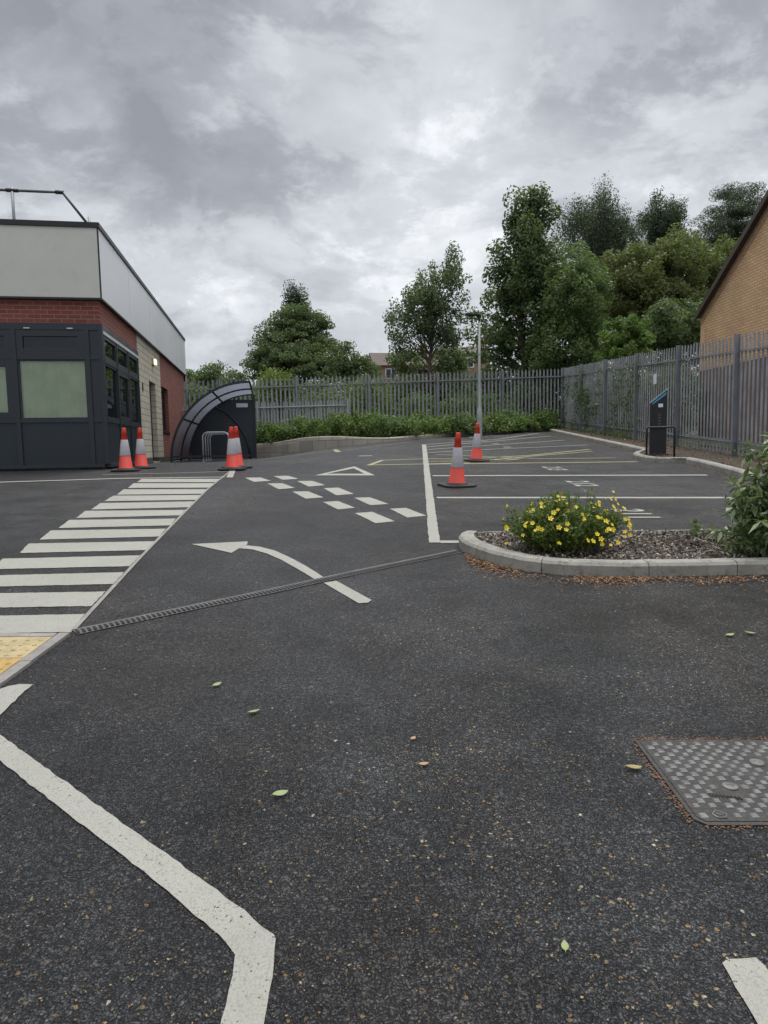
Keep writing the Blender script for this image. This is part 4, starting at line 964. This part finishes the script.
# tall dark tree
b = (px(525,400,33)[0], 33)
tree('tall_tree', b, 2.5, .25, [ell(508,516,196,240,33,b,.25,2.5), ell(495,505,232,262,33,b,.25,2.5), ell(487,494,262,285,33,b,.25,2.5), ell(547,556,200,240,33,b,.25,2), ell(498,566,228,300,33,b,1.6), ell(506,556,215,330,33,b,2), ell(490,530,250,340,33,b,1.6), ell(517,545,190,260,33,b,1.2), ell(520,546,182,225,33,b,.8,1.4), ell(508,530,205,250,33,b,.8,1), ell(505,570,290,385,33,b,2.2), ell(485,520,310,375,33,b,1.4), ell(470,505,290,372,35,b,1.2,.6), ell(492,510,240,275,33,b,.7,.6)], 320, 110, .52, .17, L_dark, 'tall dark tree with ragged top, directly behind the back fence corner', flat=1.0, shell=.85, limbs=60)
b = (px(578,400,31)[0], 31)
tree('broadleaf_tree', b, 2, .2, [ell(545,605,262,340,31,b,2.2), ell(530,610,310,388,31,b,2.2), ell(552,590,245,300,31,b,1.4)], 360, 130, .44, .13, L_mid, 'blue green leafy tree overhanging the fence corner, in front of the birch', flat=.9, shell=.5)
b = (px(600,400,46)[0], 46)
tree('birch_tree', b, 6, .22, [ell(562,615,188,240,46,b,2.6), ell(590,636,185,250,46,b,2.6), ell(552,580,196,225,46,b,1.5,.7), ell(575,640,215,275,46,b,2.5), ell(590,612,176,205,46,b,1.2)], 240, 230, .62, .13, L_grey, 'tall weeping birch with white stems, left of the smaller birch', bm_=birchb, droop=1.7, flat=.8, shell=.8, limbs=70, aspect=.5)
b = (px(664,400,48)[0], 48)
tree('birch_tree', b, 6, .2, [ell(644,672,188,240,48,b,2), ell(658,686,196,250,48,b,2), ell(645,685,215,262,48,b,2)], 150, 200, .62, .13, L_grey, 'smaller birch between the weeping birch and the dark pine', bm_=birchb, droop=.9, flat=.9, shell=.75, limbs=40)
b = (px(728,400,54)[0], 54)
tree('pine_tree', b, 6, .35, [ell(700,745,205,250,54,b,2.5), ell(712,740,186,220,54,b,2), ell(728,757,183,215,54,b,2), ell(725,770,200,250,54,b,2.5), ell(697,725,225,255,54,b,2)], 150, 330, .85, .14, L_grey, 'dark layered pine at the far right above the brick gable', flat=.38, shell=.6, limbs=60, aspect=.35)
b = (px(665,400,34)[0], 34)
tree('broadleaf_tree', b, 2, .3, [ell(585,650,255,330,35,b,2.4), ell(610,720,240,330,34,b,2.6), ell(600,700,280,350,34,b,2.6), ell(660,745,238,320,36,b,2.6), ell(640,690,232,280,35,b,2), ell(690,790,250,350,37,b,3)], 720, 150, .54, .15, L_brown, 'broad olive green tree filling the gap left of the brick gable', flat=.8, shell=.5, limbs=50)
b = (px(655,400,27.5)[0]+.2, 27.5)
tree('broadleaf_tree', b, 1, .12, [ell(640,712,300,352,28,b,1.6), ell(650,730,320,400,28.5,b,1.6)], 200, 90, .42, .15, L_dark, 'dark shrubby tree behind the right fence beside the gable', flat=.9)
b = (px(622,400,25.5)[0], 25.5)
tree('broadleaf_tree', b, 1, .08, [ell(600,648,315,352,25.5,b,1.0), ell(592,655,334,366,25.5,b,1.1)], 120, 70, .30, .13, L_light, 'bright light green young tree just behind the right fence', flat=.8, shell=.75)
for (u, v0, y, lb) in [(585,372,25,'dark undergrowth behind the far end of the right fence'),(625,368,23,'dark undergrowth behind the middle of the right fence'),(672,362,21.5,'dark undergrowth behind the right fence, left of the brown brick base')]:
    b = (px(u,400,y)[0], y); b = (max(b[0], 8.0), y); shrub('wild_bush', b[0], b[1], H(*b)+.1, [(0,0,1.1,.8,1.6,1.1)], 110, 60, .32, .12, L_dark, lb, group='bushes behind the right fence')

# ------------------------------------------------------------------ planted shrubs in the back bed
L_shrub = leaf_mat('leaf_shrub', (.055,.09,.022), (.11,.165,.042), (.2,.25,.08), .4)
spots = []
for k in range(17):
    t = k/16; u = 262+(545-262)*t; spots.append(u)
words = ['beside the bike shelter', 'second right of the bike shelter', 'above the stained wall blocks', 'fourth along from the bike shelter', 'near the wall bend', 'just right of the wall bend', 'below the pale palisade end', 'behind the give way triangle', 'left of the yellow line end', 'behind the bay edge line', 'well left of the lamp post', 'next but one left of the lamp post', 'next left of the lamp post', 'at the lamp post foot', 'just right of the lamp post', 'near the fence corner', 'in the fence corner']
for k, u in enumerate(spots):
    path_y = np.interp(u, [262,345,400,470,545], [24.3,22.6,22.0,24.3,27.5]); yy = path_y+random.uniform(-.15,.25); x, _ = px(u, 425, yy)
    tx = (FC.x-x)/(FC.x-FL.x); z = H(x,yy-1)+bed_h(x)*.8+.05
    hgt = random.uniform(.46,.88)*(1.0 if u < 420 else .85); w = random.uniform(.55,.75); 
    lm = [L_shrub, L_light, L_mid, L_shrub, L_light][k % 5] if k not in (11,12) else L_dark
    tint = {L_shrub:'fresh green', L_mid:'mid green', L_light:'light green', L_dark:'dark green'}[lm]
    shrub('bed_shrub', x, yy, z, [(0,0,hgt*.5,w,.65,hgt*.62), (random.uniform(-.3,.3),-.35,hgt*.3,.5,.4,hgt*.45)], 60, 45, .16, .095, lm, '%s shrub in the raised back bed, %s' % (tint, words[k]), group='shrubs in the raised back bed')
for k, (u, yy, lb) in enumerate([(300,24.6,'second row shrub behind the wall blocks'),(360,24.4,'second row shrub behind the wall bend'),(420,25.2,'second row dark shrub left of the lamp post'),(455,26.0,'second row dark shrub close to the lamp post'),(510,26.6,'second row dark shrub right of the lamp post')]):
    x, _ = px(u, 425, yy); tx = (FC.x-x)/(FC.x-FL.x); shrub('bed_shrub', x, yy, fence_z(tx)-.1, [(0,0,.4,.9,.4,.45)], 70, 40, .18, .10, L_dark if k > 1 else L_mid, 'taller leafy '+lb, group='shrubs in the raised back bed')
# ivy on the far stretch of the right fence
def ivy(y0, y1, h, N, label):
    c = np.empty((N,3)); c[:,1] = rng.uniform(y0, y1, N); zz = rng.uniform(0,1,N)**1.1*h
    k = np.array([mnoise.noise((a*1.1, b*1.1, 3.3)) for a, b in zip(c[:,1], zz)]); keep = k > -.02-.1*(1-zz/h); c = c[keep]; zz = zz[keep]
    c[:,0] = 7.15+.016*(c[:,1]-13.6)+rng.normal(0,.07,len(c))+.02; c[:,2] = np.array([H(7.2,y) for y in c[:,1]])+.08+zz
    o = empty('ivy', (7.3,(y0+y1)/2,H(7.3,(y0+y1)/2)+.1), 0, label, 'climbing plant'); f = np_mesh('foliage', leaf_quads(c, .08, np.array([[-1.6,0,0]]), .9, .1), 4, L_dark, o); rel(f, o)
    mb = MB()
    for q in range(12):
        y = random.uniform(y0,y1); z = H(7.2,y)+.05; mb.tube([(FX(y)+.02,y,z),(FX(y)+.03,y+random.uniform(-.2,.2),z+h*.4),(FX(y)+.02,y+random.uniform(-.5,.5),z+h*.85)], .008, 5)
    s_ = mb.build('stems', stemm, o); rel(s_, o)
ivy(19.3, 28.0, 2.2, 6500, 'ivy climbing through the far stretch of the right fence')
c = None
# low weeds and dead leaves under the right fence
N = 3800; c = np.empty((N,3)); c[:,1] = rng.uniform(6, 28, N); u = rng.uniform(0,1,N)
c[:,0] = np.array([verge_x(y)+(FX(y)+.5-verge_x(y))*a for y, a in zip(c[:,1], u)]); c[:,2] = np.array([H(a,b) for a, b in zip(c[:,0], c[:,1])])+.11+rng.uniform(0,.02,N)
o = np_mesh('dead_leaves', leaf_quads(c, .04, np.array([[0,0,2.5]]), .6), 4, litterm); tag(o, 'dead leaves lying on the soil under the right fence', 'leaf litter', kind='stuff')
N = 2600; y = rng.uniform(8, 28, N); kx = np.array([mnoise.noise((a*.8, 1.2, 0)) for a in y]); y = y[kx > .02]; N = len(y); c = np.empty((N,3)); c[:,1] = y
c[:,0] = np.array([FX(a) for a in y])+rng.normal(-.15,.22,N); c[:,2] = np.array([H(a,b) for a, b in zip(c[:,0], c[:,1])])+.1+rng.uniform(0,.22,N)
o = np_mesh('fence_weeds', leaf_quads(c, .06, None, .5), 4, L_mid); tag(o, 'low weeds growing along the foot of the right fence', 'weeds', kind='stuff')

# ------------------------------------------------------------------ planter bed near right
def inside_bed(x, y):
    f = np.interp(x, [.72,.85,1.02,1.22,1.6,2.2,2.9,5.2], [5.5,5.12,4.92,4.80,4.74,4.77,4.83,5.05]); bk = np.interp(x, [.72,.85,1.1,2,5.2], [5.7,5.76,5.80,5.83,5.86]); return f < y < bk
mb = MB(); cols_ = 60; rows_ = 14
xs_ = np.linspace(.72, 5.2, cols_)
for x in xs_:
    f = np.interp(x, [.72,.85,1.02,1.22,1.6,2.2,2.9,5.2], [5.5,5.10,4.90,4.78,4.72,4.75,4.81,5.02]); bk = np.interp(x, [.72,.85,1.1,2,5.2], [5.72,5.78,5.83,5.86,5.88])
    for k in range(rows_):
        y = f+(bk-f)*k/(rows_-1); mb.v.append((x, y, H(x,y)+.062+.02*mnoise.noise((x*4,y*4,1))))
for i in range(cols_-1):
    for k in range(rows_-1): a = i*rows_+k; mb.f.append((a, a+rows_, a+rows_+1, a+1))
o = mb.build('mulch_bed_ground', soil, smooth=True); tag(o, 'dark soil of the near planting bed', kind='structure')
N = 16000; c = np.stack([rng.uniform(.72, 4.6, N), rng.uniform(4.7, 6.2, N), np.zeros(N)], 1); c = np.array([p for p in c if inside_bed(p[0], p[1])])
c[:,2] = np.array([H(a,b)+.075+.02*mnoise.noise((a*4,b*4,1)) for a, b, _ in c])+rng.uniform(0,.022,len(c))
o = np_mesh('bark_mulch', leaf_quads(c, .035, np.array([[0,0,1.2]]), .42), 4, chipm); tag(o, 'brown and pale bark chips covering the near planting bed', 'mulch', kind='stuff')
# litter along the kerb
N = 9000; s_ = rng.uniform(0,1,N)**.75; kp = np.array(kf); seg = np.minimum((s_*(len(kp)-1)).astype(int), len(kp)-2); fr_ = s_*(len(kp)-1)-seg; p = kp[seg]*(1-fr_)[:,None]+kp[seg+1]*fr_[:,None]
d_ = kp[seg+1]-kp[seg]; d_ /= np.linalg.norm(d_, axis=1)[:,None]; off = np.abs(rng.normal(0,.07,N))+rng.exponential(.05,N); p = p+np.stack([d_[:,1], -d_[:,0]],1)*(off+.004)[:,None]
m_ = (p[:,0] > .62) & (p[:,0] < 4) & ~((p[:,0] < .8) & (p[:,1] > 5.3)); p = p[m_]
dens_ = np.array([mnoise.noise((a*2.2, b*2.2, 9)) for a, b in p]); p = p[dens_+rng.normal(0,.22,len(p)) > -.12]
c = np.stack([p[:,0], p[:,1], np.array([H(a,b)+.006 for a, b in p])+rng.uniform(0,.006,len(p))], 1)
o = np_mesh('kerb_litter', leaf_quads(c, .019, np.array([[0,0,3]]), .6), 4, litterm); tag(o, 'orange brown dead leaf crumbs drifted against the planter kerb', 'leaf litter', kind='stuff')
N = 2600; c = np.stack([rng.normal(2.6,.9,N), rng.normal(3.9,.45,N), np.zeros(N)],1); c = c[(c[:,1] < 4.55)]
c2 = np.stack([rng.uniform(-1.2,1.8,16000), rng.uniform(.9,4.2,16000), np.zeros(16000)],1); kq = np.array([mnoise.noise((a*1.6,b*1.1,5))+.45*mnoise.noise((a*5,b*5,2))+.35*math.exp(-((a-.35)/.35)**2-((b-1.6)/.7)**2)+.2*math.exp(-((a-.05)/.3)**2-((b-3)/.6)**2) for a,b,_ in c2]); c2 = c2[kq+rng.normal(0,.10,len(kq)) > .27]
c3 = np.stack([rng.uniform(-4,4,900), rng.uniform(1,8,900), np.zeros(900)],1)
c = np.concatenate([c, c2, c3]); c[:,2] = np.array([H(a,b)+.005 for a,b,_ in c])
o = np_mesh('tarmac_debris', leaf_quads(c, rng.uniform(.0028,.0075,len(c)), np.array([[0,0,3]]), .7), 4, gritm); tag(o, 'tiny tan seeds and crumbs scattered over the near tarmac', 'debris', kind='stuff')
N = 2600; s_ = rng.uniform(5, 28, N); c = np.stack([np.array([verge_x(y) for y in s_])-.17-np.abs(rng.normal(0,.06,N)), s_, np.zeros(N)],1); c = c[~((c[:,1] > 12.9) & (c[:,1] < 15.8))]; c[:,2] = [H(a,b)+.008 for a,b,_ in c]
o = np_mesh('kerb_litter', leaf_quads(c, .024, np.array([[0,0,3]]), .6), 4, litterm); tag(o, 'dry brown leaves lying in the gutter of the right kerb', 'leaf litter', kind='stuff')

# yellow flowering shrub
fx, fy = 1.37, 5.12; fz = H(fx,fy)+.06
L_hyp = leaf_mat('leaf_hypericum', (.06,.095,.022), (.125,.175,.04), (.22,.27,.08), .4)
fsn = empty('flowering_shrub', (fx,fy,fz), 0, 'low green shrub covered in yellow flowers at the near kerb corner', 'shrub')
tips = []; stem = MB(); lv = []; tip_leaf = []
for k in range(170):
    a = rng.uniform(0, 2*math.pi); r = rng.uniform(0,1)**.6; ex, ey = math.cos(a)*r*.49, math.sin(a)*r*.29
    hh = (.37+.05*rng.normal())*(1-.42*r*r); hh = max(.10, hh)
    if abs(ex+.02) < .22 and rng.uniform() < .28: hh += rng.uniform(.03,.12)
    base_ = Vector((ex*.35, ey*.35, 0)); tipp = Vector((ex, ey, hh)); mid = base_.lerp(tipp,.5)+Vector((ex*.12,ey*.12,.02))
    stem.tube([base_, mid, tipp], [.004,.003,.0015], 4, cap=False); tips.append(tipp)
    for j in range(72):
        t = rng.uniform(.12,1); p = (base_.lerp(mid, t*2) if t < .5 else mid.lerp(tipp, t*2-1)); lv.append(np.array(p)+rng.normal(0,.018,3))
lv = np.array(lv); lv[:,2] = np.maximum(lv[:,2], .01)
np_mesh('foliage', leaf_quads(lv, .034, None, .42, .6), 4, L_hyp, fsn); stem.build('stems', stemm, fsn)
def flower_mesh():
    mb = MB()
    for k in range(5):
        a = k*2*math.pi/5
        def P_(r, da, z): return (r*math.cos(a+da), r*math.sin(a+da), z)
        mb.poly([P_(.001,0,0), P_(.010,-.55,.004), P_(.019,-.42,.007), P_(.0215,0,.006), P_(.019,.42,.007), P_(.010,.55,.004)])
    mb.lathe([(.005,0),(.006,.004),(.003,.008),(.0003,.009)], (0,0,0), 8); return mb.build('flower', petal, fsn)
fl0 = flower_mesh(); order = list(range(150)); random.shuffle(order)
pl = [tips[i] for i in order][:88]
cl = Vector((.34,.05,.40))
pl += [cl+Vector((rng.normal()*.035, rng.normal()*.03, rng.normal()*.03)) for _ in range(10)]
for k, t in enumerate(pl):
    o = fl0 if k == 0 else fl0.copy()
    if k: C.objects.link(o)
    side_ = Vector((t.x*.9, t.y*.9-.22, .35)) if k % 3 else Vector((0,-.5,.3)); q = (side_+Vector((rng.normal()*.2,rng.normal()*.2,0))).to_track_quat('Z','Y')
    p = Vector(t)
    if k % 3 == 0:
        aa = rng.uniform(-1.4,1.4); p = Vector((.47*math.sin(aa), -.285*math.cos(aa), rng.uniform(.05,.26)))
    elif k % 3 == 1 and p.y > 0: p = Vector((p.x, -p.y, p.z))
    o.location = p+Vector((0,-.008,.008)); o.rotation_euler = q.to_euler(); s__ = rng.uniform(.5,1.05); o.scale = (s__,)*3
# pale leaved bush at the right edge
root = empty('pale_leaved_bush', (3.05,5.02,H(3.05,5.02)+.06), 0, 'bush with long pale green leaves at the right edge of the near bed', 'shrub')
lv = []; stem = MB(); V_ = []
for k in range(170):
    a = rng.uniform(0,2*math.pi); el_ = rng.uniform(.15,1.45); Ln = rng.uniform(.55,1.0); d = Vector((math.cos(a)*math.cos(el_)*.72, math.sin(a)*math.cos(el_)*.6, math.sin(el_)))
    pts = [Vector((0,0,.02))+d*Ln*t+Vector((0,0,-.10*t*t*math.cos(el_))) for t in (0,.35,.7,1)]; stem.tube(pts, [.006,.004,.003,.0015], 4, cap=False)
    for j in range(34):
        t = rng.uniform(.25,1.0); i_ = min(int(t*3),2); p = pts[i_].lerp(pts[i_+1], t*3-i_); lv.append((p, d, t))
for p, d, t in lv:
    o_ = Vector(rng.normal(size=3)); o_ = (o_-d*o_.dot(d)*.4).normalized(); dirn = (o_+d*.6+Vector((0,0,-.25))).normalized(); w_ = dirn.cross(Vector((0,0,1)));
    if w_.length < .1: w_ = Vector((1,0,0))
    w_.normalize(); Ln = rng.uniform(.06,.125); ww = Ln*.19; a_ = p; e_ = p+dirn*Ln+Vector((0,0,-Ln*.15)); m1 = p+dirn*Ln*.45
    V_ += [a_, m1+w_*ww, e_, m1-w_*ww]
np_mesh('foliage', np.array([list(v) for v in V_]), 4, L_var, root); stem.build('stems', stemm, root)
c = cluster_centres([(.0,.0,.26,.46,.35,.30)], 90, .6); rep = np.repeat(np.arange(90), 55); c = c[rep]+rng.normal(size=(len(rep),3))*.05; c[:,2] = np.maximum(c[:,2], .01)
np_mesh('inner_foliage', leaf_quads(c, .05, None, .4), 4, L_mid, root)
# sapling weed
wd = empty('young_weed', (2.60,5.66,H(2.60,5.66)+.06), 0, 'small upright green weed on the bark mulch', 'weed')
mb = MB().tube([(0,0,0),(.005,0,.08),(0,.005,.16)], .003, 5); mb.build('stem', stemm, wd)
t = rng.uniform(.02,.165,70); c = np.stack([rng.normal(0,.022,70), rng.normal(0,.022,70), t],1); np_mesh('foliage', leaf_quads(c, .04, None, .45), 4, L_light, wd)

# ------------------------------------------------------------------ single fallen leaves
def leaf_obj(x, y, Ln, rz, m, label, curl=.25):
    Ln *= 1.05
    mb = MB(); k = 7
    for i in range(k+1):
        t = i/k; w_ = Ln*.25*math.sin(math.pi*min(t*1.02,1))**.8+.0004; z = .003+Ln*curl*(t-.5)**2*2; xx = (t-.5)*Ln; mb.v += [(xx,-w_,z+w_*.35),(xx,0,z),(xx,w_,z+w_*.35)]
    for i in range(k):
        for j in range(2): a = i*3+j; mb.f.append((a, a+3, a+4, a+1))
    mb.tube([(-Ln*.5,0,.003+Ln*curl*.5),(-Ln*.62,0,.004)], .0008, 4)
    o = mb.build('fallen_leaf', m, None, smooth=True); o.location = (x, y, H(x,y)+.004); o.rotation_euler = (R(random.uniform(-8,8)), R(random.uniform(-8,8)), rz)
    tag(o, label, 'fallen leaf', 'single fallen leaves on the near tarmac')
leaf_obj(-.332,1.992,.052,R(35),greenleaf,'pale green fallen leaf on the tarmac, nearest of three on the left')
leaf_obj(-.514,2.548,.048,R(30),greenleaf,'pale green fallen leaf lying between two others on the left tarmac')
leaf_obj(-.718,2.803,.045,R(55),greenleaf,'pale green fallen leaf, farthest of three on the left tarmac')
leaf_obj(.117,2.165,.035,R(10),tanleaf,'small tan fallen leaf near the middle of the tarmac, nearer one')
leaf_obj(.089,2.338,.03,R(60),tanleaf,'small tan fallen leaf near the middle of the tarmac, farther one')
leaf_obj(.80,2.14,.055,R(5),mat('fallen_yellow',(.28,.23,.08),.6),'yellow fallen leaf touching the left edge of the manhole cover')
leaf_obj(.381,1.403,.03,R(80),greenleaf,'tiny green fallen leaf nearest to the camera')
leaf_obj(1.759,3.417,.05,R(15),greenleaf,'green fallen leaf left of its pair, beyond the manhole cover')
leaf_obj(1.878,3.447,.05,R(-20),greenleaf,'green fallen leaf right of its pair, beyond the manhole cover')

# ------------------------------------------------------------------ far houses
def house(x, y, w, d, ze_, zr, rot, wm, label):
    z = back_z(x, y); h = ze_-z; roofh = zr-ze_; root = empty('house', (x,y,z), R(rot), label, 'house', 'houses far beyond the back fence')
    MB().box(-w/2,-d/2,-2,w/2,d/2,h).build('wall', wm, root)
    mb = MB(); e = .35; mb.prism([(-w/2-e,-d/2-e,h-.1),(-w/2-e,d/2+e,h-.1),(-w/2-e,0,h+roofh)], (w+2*e,0,0)); rf = mb.build('roof', tile, root)
    MB().box(w*.28,-.35,h+roofh*.6,w*.28+.7,.35,h+roofh+.9).build('chimney', housebrick, rf)
    for xx in (-w*.28, w*.22):
        for zz in (h-1.5, h-4.1):
            f = MB().box(xx-.65,-d/2-.05,zz,xx+.65,-d/2-.002,zz+1.1).build('window', signw, root); MB().box(xx-.55,-d/2-.06,zz+.1,xx-.04,-d/2-.051,zz+1.0).box(xx+.04,-d/2-.06,zz+.1,xx+.55,-d/2-.051,zz+1.0).build('pane', window_dark, f)
for (u, y, w, rot, wm, ve, vr, lb) in [(403,78,7,10,housebrick,368,353,'far red brick house with brown roof, left of the airy tree trunk'),(436,86,7,-5,render_w,364,351,'far pale rendered house behind the airy tree'),(466,74,4,-20,housebrick,357,347,'far orange brick house glimpsed left of the lamp post'),(203,100,8,15,render_w,386,380,'far house with low tiled roof behind the bike shelter')]:
    x, zr = px(u, vr, y); _, ze_ = px(u, ve, y); house(x, y, w, 6, ze_, zr, rot, wm, lb)
# hedges on the slope beyond the back fence
for k, (u0, u1, y, vt, lm, lb) in enumerate([(180,262,33,390,L_mid,'rough hedge beyond the back fence, behind the bike shelter'),(250,330,35,384,L_dark,'rough dark hedge beyond the back fence under the domed tree'),(320,400,36,383,L_mid,'rough hedge beyond the back fence below the far houses'),(390,470,34,378,L_dark,'dark hedge beyond the back fence under the airy tree'),(460,570,32,372,L_dark,'dark hedge beyond the back fence corner, under the tall tree')]):
    x0_, zt_ = px(u0, vt, y); x1_, _ = px(u1, vt, y); xm_ = (x0_+x1_)/2; zb_ = back_z(xm_, y); hh_ = (zt_-zb_)/2
    shrub('hedge', xm_, y, zb_, [((-.75+.3*j)*(x1_-x0_)/2, random.uniform(-.2,.2), hh_, (x1_-x0_)*.16, .7, hh_*random.uniform(.85,1.08)) for j in range(6)], 300, 60, .42, .15, lm, lb, 'hedge', 'hedges beyond the back fence')
